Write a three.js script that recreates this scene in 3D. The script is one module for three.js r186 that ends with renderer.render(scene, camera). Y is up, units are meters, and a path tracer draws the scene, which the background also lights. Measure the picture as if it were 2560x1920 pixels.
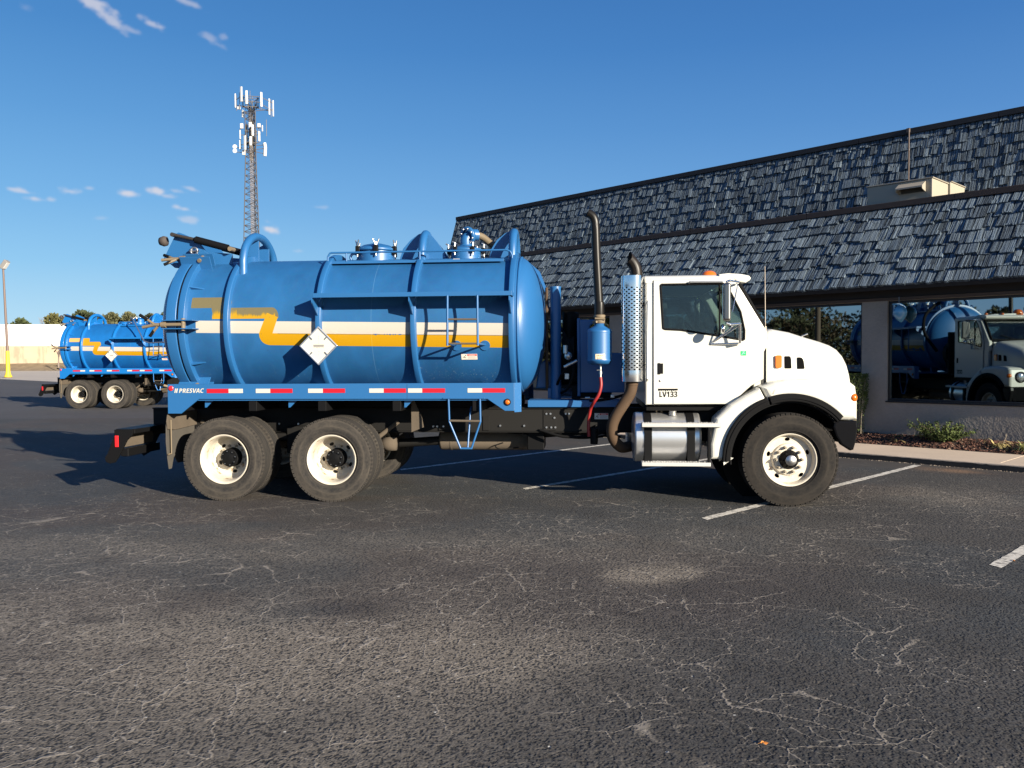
import * as THREE from 'three';
import { RoundedBoxGeometry } from 'three/addons/geometries/RoundedBoxGeometry.js';
import { mergeGeometries, mergeVertices, toCreasedNormals } from 'three/addons/utils/BufferGeometryUtils.js';
import { FontLoader } from 'three/addons/loaders/FontLoader.js';
import { TextGeometry } from 'three/addons/geometries/TextGeometry.js';

// ---------------------------------------------------------------- camera, sun, exposure
const scene = new THREE.Scene();
const camera = new THREE.PerspectiveCamera(49.98, 4 / 3, 0.1, 3000);
camera.rotation.order = 'YXZ';
camera.position.set(0, 1.704, 0);
camera.rotation.set(THREE.MathUtils.degToRad(-1.847), 0, THREE.MathUtils.degToRad(-0.326));
scene.add(camera);
const renderer = new THREE.WebGLRenderer({ antialias: true });
renderer.toneMapping = THREE.LinearToneMapping;
const EXPOSURE = 2.5;
renderer.toneMappingExposure = EXPOSURE;
renderer.shadowMap.enabled = true;

const SUN_AZ = THREE.MathUtils.degToRad(42.3), SUN_EL = THREE.MathUtils.degToRad(16.2);   // azimuth from +z towards +x
const sunDir = new THREE.Vector3(Math.sin(SUN_AZ) * Math.cos(SUN_EL), Math.sin(SUN_EL), Math.cos(SUN_AZ) * Math.cos(SUN_EL));
const sun = new THREE.DirectionalLight(new THREE.Color().setRGB(1.0, 0.9, 0.74), 4.9);
sun.position.copy(sunDir).multiplyScalar(120).add(new THREE.Vector3(0, 0, -14));
sun.target.position.set(0, 0, -14);
sun.castShadow = true;
sun.shadow.mapSize.set(4096, 4096);
Object.assign(sun.shadow.camera, { left: -45, right: 45, top: 45, bottom: -45, near: 1, far: 300 });
sun.shadow.radius = 1;
scene.add(sun, sun.target);

// ---------------------------------------------------------------- numbers and noise
function rng(seed) { let s = seed >>> 0; return () => { s = (s + 0x6d2b79f5) | 0; let t = Math.imul(s ^ (s >>> 15), 1 | s); t = (t + Math.imul(t ^ (t >>> 7), 61 | t)) ^ t; return ((t ^ (t >>> 14)) >>> 0) / 4294967296; }; }
const clamp = (x, a = 0, b = 1) => (x < a ? a : x > b ? b : x);
const mix = (a, b, t) => a + (b - a) * t;
const smooth = (a, b, x) => { const t = clamp((x - a) / (b - a)); return t * t * (3 - 2 * t); };
const hash2 = (x, y) => { let h = Math.imul(x | 0, 374761393) ^ Math.imul(y | 0, 668265263); h = Math.imul(h ^ (h >>> 13), 1274126177); return ((h ^ (h >>> 16)) >>> 0) / 4294967296; };
function noise(x, y) {
  const xi = Math.floor(x), yi = Math.floor(y); let fx = x - xi, fy = y - yi;
  fx = fx * fx * (3 - 2 * fx); fy = fy * fy * (3 - 2 * fy);
  const a = hash2(xi, yi), b = hash2(xi + 1, yi), c = hash2(xi, yi + 1), d = hash2(xi + 1, yi + 1);
  return a + (b - a) * fx + (c - a) * fy + (a - b - c + d) * fx * fy;
}
const fbm = (x, y, n = 4) => { let s = 0, a = 0.5, t = 0; for (let i = 0; i < n; i++) { s += a * noise(x, y); t += a; x = x * 2.03 + 17.1; y = y * 2.03 + 9.7; a *= 0.5; } return s / t; };
function cells(x, y) {   // distance to the nearest border between scattered cells, and the id of the cell
  const xi = Math.floor(x), yi = Math.floor(y); let f1 = 9, f2 = 9, id = 0;
  for (let j = -1; j <= 1; j++) for (let i = -1; i <= 1; i++) {
    const cx = xi + i, cy = yi + j, dx = cx + hash2(cx, cy) - x, dy = cy + hash2(cx + 91, cy - 57) - y, d = dx * dx + dy * dy;
    if (d < f1) { f2 = f1; f1 = d; id = hash2(cx + 13, cy + 7); } else if (d < f2) f2 = d;
  }
  return [Math.sqrt(f2) - Math.sqrt(f1), id, Math.sqrt(f1)];
}
const toS = (c) => (c <= 0.0031308 ? 12.92 * c : 1.055 * Math.pow(c, 1 / 2.4) - 0.055);
const toL = (c) => (c <= 0.04045 ? c / 12.92 : Math.pow((c + 0.055) / 1.055, 2.4));
const byte = (c) => Math.round(255 * toS(clamp(c)));

// ---------------------------------------------------------------- sky: clear air that pales towards the horizon, a few small clouds
{
  const W = 4096, H = 2048, data = new Float32Array(W * H * 4);
  const stops = [[0, 194, 225, 240], [2.5, 174, 214, 241], [6, 143, 197, 238], [10, 119, 178, 230], [15, 97, 158, 217], [20, 78, 140, 204], [26, 65, 124, 189], [40, 54, 104, 172], [90, 42, 82, 148]]
    .map(([e, ...c]) => [e, ...c.map((v) => toL(v / 255) / EXPOSURE)]);
  // each cloud: azimuth right of north, elevation, half width and half height in degrees, tilt (degrees), density
  const clouds = [[-26.52, 20.8, 1.46, 0.47, -22.0, 0.8], [-25.69, 20.22, 1.27, 0.39, -35.0, 0.7], [-24.58, 19.8, 0.86, 0.22, -15.0, 0.4], [-23.27, 20.24, 0.75, 0.29, -18.0, 0.65], [-19.72, 19.78, 0.88, 0.32, -20.0, 0.4], [-18.91, 20.05, 0.33, 0.32, 30.0, 0.3], [-21.13, 21.75, 1.07, 0.31, -15.0, 0.55], [-30.05, 20.03, 0.31, 0.29, 0.0, 0.15], [-30.56, 9.94, 0.89, 0.18, -8.0, 0.75], [-29.89, 9.59, 0.62, 0.19, -6.0, 0.75], [-29.02, 9.59, 0.33, 0.14, 0.0, 0.5], [-27.87, 10.14, 0.55, 0.31, -12.0, 0.85], [-26.91, 10.43, 0.3, 0.12, 0.0, 0.5], [-24.75, 10.29, 0.72, 0.29, 0.0, 0.95], [-23.04, 10.51, 0.6, 0.37, -8.0, 0.95], [-22.57, 10.3, 0.51, 0.2, -6.0, 0.6], [-21.86, 10.64, 0.52, 0.15, -8.0, 0.45], [-20.97, 10.8, 0.52, 0.15, -12.0, 0.55], [-21.5, 9.58, 0.66, 0.22, -8.0, 0.85], [-21.32, 8.87, 0.64, 0.28, -6.0, 0.5], [-26.29, 8.69, 0.53, 0.17, 4.0, 0.3], [-16.3, 8.56, 0.55, 0.34, -16.0, 1.0], [-14.44, 7.16, 0.46, 0.16, 0.0, 0.3], [-13.02, 10.07, 0.57, 0.16, 0.0, 0.3]];
  const rad = Math.PI / 180;
  for (let r = 0; r < H; r++) {
    const el = ((r + 0.5) / H - 0.5) * 180, e = Math.max(el, 0);
    let k = 0; while (k < stops.length - 2 && e > stops[k + 1][0]) k++;
    const t = smooth(0, 1, 0) + clamp((e - stops[k][0]) / (stops[k + 1][0] - stops[k][0]));
    const base = [1, 2, 3].map((i) => mix(stops[k][i], stops[k + 1][i], t));
    for (let c = 0; c < W; c++) {
      const phi = ((c + 0.5) / W - 0.5) * 2 * Math.PI, o = (r * W + c) * 4;
      const ce = Math.cos(el * rad), dx = Math.cos(phi) * ce, dz = Math.sin(phi) * ce, dy = Math.sin(el * rad);
      if (el < 0) { data[o] = 0.05; data[o + 1] = 0.055; data[o + 2] = 0.06; data[o + 3] = 1; continue; }
      const cg = dx * sunDir.x + dy * sunDir.y + dz * sunDir.z, ray = mix(1, (0.62 + 0.38 * cg * cg) / 0.86, 0.75), glow = Math.exp(-(1 - cg) * 9) * 0.5;
      let R = base[0] * ray + glow * 0.3, G = base[1] * ray + glow * 0.28, B = base[2] * (ray * 0.6 + 0.4) + glow * 0.24;
      const az = Math.atan2(dx, -dz) / rad;
      if (az > -40 && az < 5 && el < 27) {
        let d = 0;
        for (const [ca, ee, w, h, tilt, den] of clouds) {
          let u = (az - ca) * ce, v = el - ee; if (Math.abs(u) > w * 2 || Math.abs(v) > w * 2) continue;
          const ct = Math.cos(tilt * rad), st = Math.sin(tilt * rad); [u, v] = [u * ct + v * st, -u * st + v * ct];
          const n = fbm(az * 1.9 + 40, el * 3.2 + 11, 5) - 0.5, q = Math.hypot(u / w, (v > 0 ? v : v * 1.5) / h);
          d = Math.max(d, den * smooth(1.15, 0.1, q + n * 1.7));
        }
        if (d > 0) { const l = 0.78 / EXPOSURE; R = mix(R, l * 0.98, d * 0.8); G = mix(G, l * 0.94, d * 0.8); B = mix(B, l * 0.99, d * 0.8); }
      }
      data[o] = R; data[o + 1] = G; data[o + 2] = B; data[o + 3] = 1;
    }
  }
  const sky = new THREE.DataTexture(data, W, H, THREE.RGBAFormat, THREE.FloatType);
  sky.mapping = THREE.EquirectangularReflectionMapping; sky.magFilter = THREE.LinearFilter; sky.needsUpdate = true;
  scene.background = sky; scene.environment = sky;
}

// ---------------------------------------------------------------- helpers
const taken = new Map();
function numbered(name) { const k = taken.get(name) ?? 0; taken.set(name, k + 1); return k ? name + '_' + String(k).padStart(3, '0') : name; }
function tag(o, label, category, group, kind) {
  if (label) o.userData.label = label; if (category) o.userData.category = category; if (group) o.userData.group = group; if (kind) o.userData.kind = kind; return o;
}
function thing(name, label, category, pos = [0, 0, 0], turn = 0, group) {
  const o = new THREE.Group(); o.name = numbered(name); o.position.set(...pos); o.rotation.y = turn; scene.add(o); return tag(o, label, category, group);
}
function P(name, geo, mat, parent, label) {
  if (Array.isArray(geo)) geo = merge(geo);
  const m = new THREE.Mesh(geo, mat); m.name = name; m.castShadow = m.receiveShadow = true; parent.add(m); if (label) m.userData.label = label; return m;
}
function each(name, list, mat, parent, label) { return list.map((g) => P(name, g, mat, parent, label)); }
function struct(name, geo, mat) { const m = P(numbered(name), geo, mat, scene); m.userData.kind = 'structure'; return m; }
function merge(list) {
  const out = list.map((g) => { g = g.index ? g.toNonIndexed() : g.clone(); for (const k of Object.keys(g.attributes)) if (!['position', 'normal', 'uv'].includes(k)) g.deleteAttribute(k);
    if (!g.attributes.uv) g.setAttribute('uv', new THREE.BufferAttribute(new Float32Array(g.attributes.position.count * 2), 2)); g.clearGroups(); return g; });
  return mergeGeometries(out);
}
const box = (x0, x1, y0, y1, z0, z1, r = 0.006) => {
  const w = x1 - x0, h = y1 - y0, d = z1 - z0; r = Math.min(r, w / 2.01, h / 2.01, d / 2.01);
  const g = r > 0 ? new RoundedBoxGeometry(w, h, d, 1, r) : new THREE.BoxGeometry(w, h, d); return g.translate((x0 + x1) / 2, (y0 + y1) / 2, (z0 + z1) / 2);
};
const rod = (a, b, r, r2 = r, seg = 10) => {
  const A = new THREE.Vector3(...a), B = new THREE.Vector3(...b), d = B.clone().sub(A), L = d.length();
  return new THREE.CylinderGeometry(r2, r, L, seg).applyQuaternion(new THREE.Quaternion().setFromUnitVectors(new THREE.Vector3(0, 1, 0), d.normalize())).translate((A.x + B.x) / 2, (A.y + B.y) / 2, (A.z + B.z) / 2);
};
const rods = (pts, r, seg = 10) => merge(pts.slice(1).flatMap((p, i) => [rod(pts[i], p, r, r, seg), ...(i ? [new THREE.SphereGeometry(r, seg, 6).translate(...pts[i])] : [])]));
const tube = (pts, r, n = 40, seg = 12, closed = false) => new THREE.TubeGeometry(new THREE.CatmullRomCurve3(pts.map((p) => new THREE.Vector3(...p)), closed, 'centripetal'), n, r, seg, closed);
const lathe = (prof, axis = 'y', seg = 48) => { const g = new THREE.LatheGeometry(prof.map((p) => new THREE.Vector2(p[0], p[1])), seg); if (axis === 'x') g.rotateZ(-Math.PI / 2); if (axis === 'z') g.rotateX(Math.PI / 2); return g; };
const shape = (pts) => new THREE.Shape(pts.map((p) => new THREE.Vector2(p[0], p[1])));
function ext(pts, z0, z1, bevel = 0, holes = [], curve = 8) {
  const s = pts instanceof THREE.Shape ? pts : shape(pts); for (const h of holes) s.holes.push(h instanceof THREE.Path ? h : new THREE.Path(h.map((p) => new THREE.Vector2(p[0], p[1]))));
  const g = new THREE.ExtrudeGeometry(s, { depth: z1 - z0 - 2 * bevel, bevelEnabled: bevel > 0, bevelSize: bevel, bevelThickness: bevel, bevelOffset: -bevel, bevelSegments: bevel > 0.02 ? 4 : 2, curveSegments: curve });
  return g.translate(0, 0, z0 + bevel);
}
const extX = (zy, x0, x1, bevel = 0, holes = []) => ext(zy, x0, x1, bevel, holes).applyMatrix4(new THREE.Matrix4().makeBasis(new THREE.Vector3(0, 0, -1), new THREE.Vector3(0, 1, 0), new THREE.Vector3(1, 0, 0)));   // first number is -z
const extY = (xz, y0, y1, bevel = 0) => ext(xz.map(([x, z]) => [x, -z]), y0, y1, bevel).rotateX(-Math.PI / 2);
function flip(g) {   // mirror across the lengthwise plane of a vehicle
  g = (g.index ? g.toNonIndexed() : g.clone()).scale(1, 1, -1);
  for (const k of Object.keys(g.attributes)) { const a = g.attributes[k], n = a.itemSize; for (let i = 0; i < a.count; i += 3) for (let c = 0; c < n; c++) { const t = a.array[(i + 1) * n + c]; a.array[(i + 1) * n + c] = a.array[(i + 2) * n + c]; a.array[(i + 2) * n + c] = t; } }
  return g;
}
const both = (g) => [g, flip(g)];
const std = (rgb, roughness = 0.6, extra = {}) => new THREE.MeshPhysicalMaterial({ color: new THREE.Color().setRGB(...rgb), roughness, ...extra });
function tex(w, h, fn, { srgb = true, repeat = true, linear = true } = {}) {   // fn(x, y) -> linear [r, g, b] or one number
  const d = new Uint8Array(w * h * 4);
  for (let y = 0, o = 0; y < h; y++) for (let x = 0; x < w; x++, o += 4) {
    const c = fn(x, y); if (typeof c === 'number') { d[o] = d[o + 1] = d[o + 2] = Math.round(255 * clamp(c)); } else { d[o] = srgb ? byte(c[0]) : 255 * clamp(c[0]); d[o + 1] = srgb ? byte(c[1]) : 255 * clamp(c[1]); d[o + 2] = srgb ? byte(c[2]) : 255 * clamp(c[2]); }
    d[o + 3] = 255;
  }
  const t = new THREE.DataTexture(d, w, h); t.colorSpace = srgb ? THREE.SRGBColorSpace : THREE.NoColorSpace; t.magFilter = THREE.LinearFilter; t.minFilter = THREE.LinearMipmapLinearFilter; t.generateMipmaps = true;
  if (repeat) t.wrapS = t.wrapT = THREE.RepeatWrapping; t.needsUpdate = true; return t;
}
function canvasTex(w, h, draw) { const c = document.createElement('canvas'); c.width = w; c.height = h; draw(c.getContext('2d'), w, h); const t = new THREE.CanvasTexture(c); t.colorSpace = THREE.SRGBColorSpace; return t; }
const tilingNoise = (x, y, w, f, n = 4) => {   // fbm that repeats every w
  let s = 0, a = 0.5, t = 0, q = f;
  for (let i = 0; i < n; i++) {
    const px = (x / w) * q, py = (y / w) * q, xi = Math.floor(px), yi = Math.floor(py); let fx = px - xi, fy = py - yi; fx = fx * fx * (3 - 2 * fx); fy = fy * fy * (3 - 2 * fy);
    const h = (i0, j0) => hash2(((i0 % q) + q) % q + 131 * i, ((j0 % q) + q) % q + 71 * i), A = h(xi, yi), B = h(xi + 1, yi), C = h(xi, yi + 1), D = h(xi + 1, yi + 1);
    s += a * (A + (B - A) * fx + (C - A) * fy + (A - B - C + D) * fx * fy); t += a; a *= 0.5; q *= 2;
  }
  return s / t;
};

// ---------------------------------------------------------------- asphalt lot
const FWD = [0.719, -0.695];                 // along the painted parking lines, from the lot to the kerb
const gauss = (x, z, cx, cz, rx, rz) => Math.exp(-(((x - cx) / rx) ** 2 + ((z - cz) / rz) ** 2));
function asphalt(x, z, fine) {               // albedo and height of the sealed, dusty, cracked asphalt
  const wx = x + 0.9 * (fbm(x * 1.1, z * 1.1, 4) - 0.5), wz = z + 0.9 * (fbm(x * 1.1 + 50, z * 1.1 + 20, 4) - 0.5);
  const mid = fbm(x * 0.9, z * 0.9, 4), low = fbm(x * 0.33 + 7.3, z * 0.33 + 3.1, 3), patch = fbm(x * 2.3 + 60, z * 2.3 + 8, 3);
  // dusty places where the seal coat has worn off and the tan binder shows
  let bare = 0.54 * smooth(1.0, -0.9, wx + 0.25 * (wz + 4)) * smooth(-7.0, -5.0, wz) * (0.35 + 1.1 * mid);
  bare += 0.6 * gauss(wx, wz, -1.95, -5.05, 0.5, 0.3) + 0.4 * gauss(wx, wz, -1.5, -4.4, 0.9, 0.5) + 0.4 * gauss(wx, wz, -0.4, -4.7, 0.9, 0.6) + 1.25 * gauss(wx, wz, 1.06, -6.4, 0.34, 0.34) * smooth(0.3, 0.7, patch) + 0.35 * gauss(wx, wz, -1, -7.4, 3.2, 0.8) + 0.45 * gauss(wx, wz, 5.2, -9.8, 0.8, 0.8) + 0.3 * gauss(wx, wz, -5, -7.5, 2.5, 1);
  bare = clamp(bare * (0.7 + 0.7 * patch)) * (1 - 0.8 * gauss(x, z, -1.15, -5.55, 0.42, 0.22));
  let R = 0.058, G = 0.055, B = 0.052; const pt = smooth(0.42, 0.62, low), bt = smooth(0.5, 0.66, fbm(x * 0.55 - 8, z * 0.75 + 5, 3));
  R = mix(R, 0.061, pt); G = mix(G, 0.053, pt); B = mix(B, 0.049, pt); R = mix(R, 0.051, bt); G = mix(G, 0.053, bt); B = mix(B, 0.054, bt);
  let k = 0.69 + 0.2 * mid + 0.22 * (fbm((x + z) * 0.5 + 4, (x - z) * 3.1, 3) - 0.5); R *= k; G *= k; B *= k;
  let height = 0.6, tone = 1;
  if (fine) {
    const near = smooth(-9, -5, z), p1 = noise(x * 80 + 2 * mid, z * 62), p2 = noise(x * 140 + 4, z * 115 + 9), p3 = noise(x * 210, z * 210 + 3), g = p1 * 0.44 + p2 * 0.38 + p3 * 0.18;
    const pit = smooth(0.46, 0.33, g), knob = smooth(0.54, 0.7, g);
    height = 0.55 - 0.42 * pit + 0.16 * knob + 0.1 * (p3 - 0.5);
    tone = (1 - 0.44 * pit * (0.6 + 0.4 * near)) * (1 + 0.28 * knob) * (0.86 + 0.28 * p3);
    const id = hash2(Math.floor(x * 85), Math.floor(z * 85)); tone *= 0.86 + 0.28 * id;
    const tint = hash2(Math.floor(x * 60) + 31, Math.floor(z * 60)); R *= 0.95 + 0.1 * tint; B *= 1.05 - 0.1 * tint;
    const db = clamp(bare * (1.15 - 0.95 * pit) + bare * 0.15 * knob); R = mix(R, 0.175, db * 0.85); G = mix(G, 0.15, db * 0.85); B = mix(B, 0.119, db * 0.85);
    R *= tone; G *= tone; B *= tone;
    if (hash2(Math.floor(x * 75), Math.floor(z * 75)) > 0.99965) { R = 0.42; G = 0.4; B = 0.36; }
  } else { R = mix(R, 0.115, bare * 0.8); G = mix(G, 0.098, bare * 0.8); B = mix(B, 0.078, bare * 0.8); k = 0.85 + 0.3 * noise(x * 28, z * 28); R *= k; G *= k; B *= k; }
  // alligator cracks, dust along their raised lips
  const jx = x + 0.1 * (noise(x * 3, z * 3) - 0.5) + 0.035 * (noise(x * 15, z * 15) - 0.5) + 0.022 * (noise(x * 45, z * 45) - 0.5), jz = z + 0.1 * (noise(x * 3 + 5, z * 3 - 7) - 0.5) + 0.035 * (noise(x * 15 - 4, z * 15) - 0.5) + 0.022 * (noise(x * 45, z * 45 + 7) - 0.5);
  const where = fbm(x * 0.5 + 21, z * 0.5 - 4, 3), near = smooth(-12, -9, z), open = fbm(x * 1.9 + 3, z * 1.9, 3);
  const [e1] = cells(jx * 2.3, jz * 2.8), [e2] = cells(jx * 6.6 + 9, jz * 7.4 + 2), px = 0.0017 * clamp(-z / 4, 1, 3);
  const line = (e, f, w) => smooth((w + px) * f * 1.6, w * f * 0.35, e);
  const c1 = line(e1, 2.5, 0.0022 + 0.0042 * smooth(0.35, 0.65, open)) * smooth(0.16, 0.28, where + 0.5 * (open - 0.5)) * (0.25 + 0.75 * near), c2 = line(e2, 7, 0.0024) * smooth(0.22, 0.4, where + 0.3 * (patch - 0.5)) * smooth(0.22, 0.42, fbm(x * 2.4 - 2, z * 2.4 + 8, 3)) * near;
  const crack = Math.max(c1 * 0.9, c2 * 0.8), dusty = smooth(0.14, 0.42, noise(x * 2.3 + 8, z * 2.3 + 3) * 0.7 + 0.3 * bare + 0.15 * (open - 0.5));
  const cr = crack * mix(0.55, 0.8, dusty), pale = mix(0.02, mix(0.26, 0.32, bare), dusty) * (0.8 + 0.4 * noise(x * 50, z * 50));
  R = mix(R, pale, cr); G = mix(G, pale * 0.88, cr); B = mix(B, pale * 0.73, cr);
  if (fine) height += crack * mix(-0.6, 0.6, dusty);
  // old rust and oil marks
  const u = (x - 6.589) * 0.695 + (z + 12.65) * 0.719, n = -(x - 6.589) * 0.719 + (z + 12.65) * 0.695, rust = gauss(u, n, 0.35, 0.45, 0.55, 0.3) * smooth(0.4, 0.65, mid);
  R = mix(R, 0.2, rust * 0.7); G = mix(G, 0.12, rust * 0.7); B = mix(B, 0.07, rust * 0.7);
  for (const [ox, oz, r] of [[0.74, -5.42, 0.06], [-2.75, -5.35, 0.09], [1.55, -7.0, 0.05]]) { const o = gauss(x, z, ox, oz, r * 1.6, r) * 0.8 * smooth(0.3, 0.5, patch + 0.1); R *= 1 - o * 0.6; G *= 1 - o * 0.6; B *= 1 - o * 0.57; }
  return [R, G, B, height];
}
function asphaltSheet(x0, x1, z0, z1, w, h, fine, parent, bump) {     // one sheet of the lot, z0 < z1
  const col = new Uint8Array(w * h * 4), bmp = new Uint8Array(w * h * 4);
  for (let j = 0, o = 0; j < h; j++) for (let i = 0; i < w; i++, o += 4) {
    const c = asphalt(mix(x0, x1, (i + 0.5) / w), mix(z1, z0, (j + 0.5) / h), fine);
    col[o] = byte(c[0]); col[o + 1] = byte(c[1]); col[o + 2] = byte(c[2]); col[o + 3] = 255; bmp[o] = bmp[o + 1] = bmp[o + 2] = 255 * clamp(c[3]); bmp[o + 3] = 255;
  }
  const T = (d, s) => { const t = new THREE.DataTexture(d, w, h); t.colorSpace = s ? THREE.SRGBColorSpace : THREE.NoColorSpace; t.magFilter = THREE.LinearFilter; t.needsUpdate = true; return t; };
  const g = new THREE.PlaneGeometry(x1 - x0, z1 - z0).rotateX(-Math.PI / 2).translate((x0 + x1) / 2, 0, (z0 + z1) / 2);
  return P('asphalt', g, new THREE.MeshPhysicalMaterial({ map: T(col, true), bumpMap: T(bmp, false), bumpScale: bump, roughness: 0.86, specularIntensity: 0.6 }), parent);
}
const lot = new THREE.Group(); lot.name = 'parking_lot'; lot.userData.kind = 'structure'; scene.add(lot);
asphaltSheet(-4.2, 4.2, -6.3, -2.7, 2048, 1024, true, lot, 0.0055);
asphaltSheet(-8, 8, -12.4, -6.3, 2048, 1024, true, lot, 0.008);
asphaltSheet(-16, 16, -24, -12.4, 1536, 640, false, lot, 0.01);
{
  const N = 1024, size = 12, far = tex(N, N, (x, y) => {
    const a = tilingNoise(x, y, N, 6, 5), b = tilingNoise(x + 300, y, N, 90, 2), c = tilingNoise(x, y + 200, N, 3, 3), k = 0.75 + 0.3 * a + 0.2 * b;
    return [mix(0.054, 0.063, c) * k, mix(0.054, 0.056, c) * k, mix(0.058, 0.056, c) * k];
  });
  const m = new THREE.MeshPhysicalMaterial({ map: far, bumpMap: far, bumpScale: 0.01, roughness: 0.88, specularIntensity: 0.6 });
  const sheet = (pts) => {   // polygon on the ground, uv in metres
    const g = new THREE.ShapeGeometry(shape(pts.map(([x, z]) => [x, -z]))).rotateX(-Math.PI / 2), p = g.attributes.position;
    g.setAttribute('uv', new THREE.BufferAttribute(new Float32Array(p.count * 2).map((_, i) => (i % 2 ? p.getZ(i >> 1) : p.getX(i >> 1)) / size), 2)); return g;
  };
  P('asphalt', [sheet([[-120, -24], [-120, -100], [-90, -117], [-46.7, -75.2], [-36, -64.9], [-20, -49.5], [6.5, -24]]),
    sheet([[-70, -24], [-16, -24], [-16, -12.4], [-8, -12.4], [-8, -6.3], [-4.2, -6.3], [-4.2, -2.7], [-70, -2.7]]), sheet([[4.2, -6.3], [8, -6.3], [8, -12.4], [16, -12.4], [16, -24], [40, -24], [40, -2.7], [4.2, -2.7]]),
    sheet([[-70, -2.7], [40, -2.7], [40, 24], [-70, 24]])], m, lot);
}
{ // painted bay lines, worn
  const paint = new THREE.MeshPhysicalMaterial({ roughness: 0.8, map: tex(512, 64, (x, y) => {
    const w = fbm(x * 0.16, y * 0.3, 4), g = noise(x * 0.9, y * 0.9), k = 0.8 + 0.3 * g, worn = smooth(0.55, 0.68, w + 0.25 * (g - 0.5)); return [mix(0.64 * k, 0.09, worn), mix(0.6 * k, 0.085, worn), mix(0.52 * k, 0.08, worn)]; }) });
  const R = rng(5), stripe = (x, z, len, dir = FWD, w = 0.105) => {
    const top = [], bot = [], n = Math.ceil(len / 0.07); for (let i = 0; i <= n; i++) { top.push([i / n * len, w / 2 + (R() - 0.5) * 0.014]); bot.push([i / n * len, -w / 2 + (R() - 0.5) * 0.014]); }
    top[0][0] += 0.05; const g = new THREE.ShapeGeometry(shape([...bot, ...top.reverse()])).rotateX(-Math.PI / 2).rotateY(Math.atan2(-dir[1], dir[0])).translate(x, 0.004, z); return g; };
  const s = [[1.99, -8.56, 5.95], [0.13, -10.6, 6.0], [-1.72, -12.5, 5.98], [3.86, -6.56, 5.95], [-3.65, -14.45, 5.98], [-5.55, -16.4, 5.98]].map((a) => stripe(...a));
  const m = P('painted_lines', s, paint, scene); m.userData.kind = 'structure';
}
// concrete apron, grass bank and wider ground
const concreteTex = tex(512, 512, (x, y) => { const a = tilingNoise(x, y, 512, 5, 5), b = tilingNoise(x, y, 512, 128, 1), k = 0.82 + 0.26 * a + 0.1 * b; return [0.40 * k, 0.345 * k, 0.285 * k]; });
{
  const g = new THREE.ShapeGeometry(shape([[-20, 49.5], [-36, 64.9], [-46.7, 75.2], [-90, 117], [-200, 117], [-200, 131], [60, 131], [60, 60], [0, 49]])).rotateX(-Math.PI / 2).translate(0, -0.008, 0), p = g.attributes.position;
  g.setAttribute('uv', new THREE.BufferAttribute(new Float32Array(p.count * 2).map((_, i) => (i % 2 ? p.getZ(i >> 1) : p.getX(i >> 1)) / 9), 2));
  struct('concrete_apron', g, new THREE.MeshPhysicalMaterial({ map: concreteTex, roughness: 0.9 }));
  const dry = tex(512, 512, (x, y) => { const a = tilingNoise(x, y, 512, 8, 5), b = tilingNoise(x, y, 512, 100, 2), k = 0.6 + 0.8 * a * (0.6 + 0.8 * b); return [0.2 * k, 0.145 * k, 0.08 * k]; });
  dry.repeat.set(60, 60);
  const ground = new THREE.PlaneGeometry(2400, 2400, 1, 1).rotateX(-Math.PI / 2).translate(0, -0.016, 0);
  struct('ground', ground, new THREE.MeshPhysicalMaterial({ map: dry, roughness: 1 }));
  const bank = new THREE.PlaneGeometry(240, 20, 160, 14).rotateX(-Math.PI / 2), q = bank.attributes.position;
  for (let i = 0; i < q.count; i++) { const x = q.getX(i), z = q.getZ(i), t = (10 - z) / 20; q.setY(i, -0.02 + 1.45 * smooth(0.05, 0.75, t) + (t > 0.05 && t < 0.95 ? 0.22 * (fbm(x * 0.35 + 9, z * 0.5, 4) - 0.45) : 0)); }
  bank.computeVertexNormals(); const dm = dry.clone(); dm.repeat.set(40, 4); dm.needsUpdate = true;
  const b = struct('grass_bank', bank, new THREE.MeshPhysicalMaterial({ map: dm, roughness: 1 })); b.position.set(-90, 0, -139); b.rotation.y = 0.1;
}
// ---------------------------------------------------------------- shop building: frame u along the wall, n out towards the lot
const TH = THREE.MathUtils.degToRad(46), BO = [6.589, -12.65], WALL = -2.2;
const bMat = new THREE.Matrix4().makeBasis(new THREE.Vector3(Math.cos(TH), 0, Math.sin(TH)), new THREE.Vector3(0, 1, 0), new THREE.Vector3(-Math.sin(TH), 0, Math.cos(TH))).setPosition(BO[0], 0, BO[1]);
const bTurn = -TH;                            // a group with this turn has local x = u, local z = n
const bPoint = (u, y, n) => new THREE.Vector3(u, y, n).applyMatrix4(bMat);
const building = thing('shop_building', 'low stucco shop with two tiers of dark blue wood shake roof and dark mirror windows', 'building', [BO[0], 0, BO[1]], bTurn);
const stucco = new THREE.MeshPhysicalMaterial({ roughness: 0.95 });
{ const N = 512, h = tex(N, N, (x, y) => 0.6 * tilingNoise(x, y, N, 40, 4) + 0.4 * tilingNoise(x, y, N, 120, 2), { srgb: false }), c = tex(N, N, (x, y) => { const a = tilingNoise(x, y, N, 5, 5), b = tilingNoise(x + 99, y, N, 60, 3), k = 0.8 + 0.28 * a + 0.14 * b; return [0.265 * k, 0.232 * k, 0.196 * k]; });
  h.repeat.set(0.5, 0.5); c.repeat.set(0.5, 0.5); stucco.map = c; stucco.bumpMap = h; stucco.bumpScale = 0.01; }
const UL = -17.9, UR = 7.8;
const windows = [[-1.68, 4.0, 0.852], [-7.85, -2.155, 0.852], [-14.0, -8.32, 0.852]];
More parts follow.
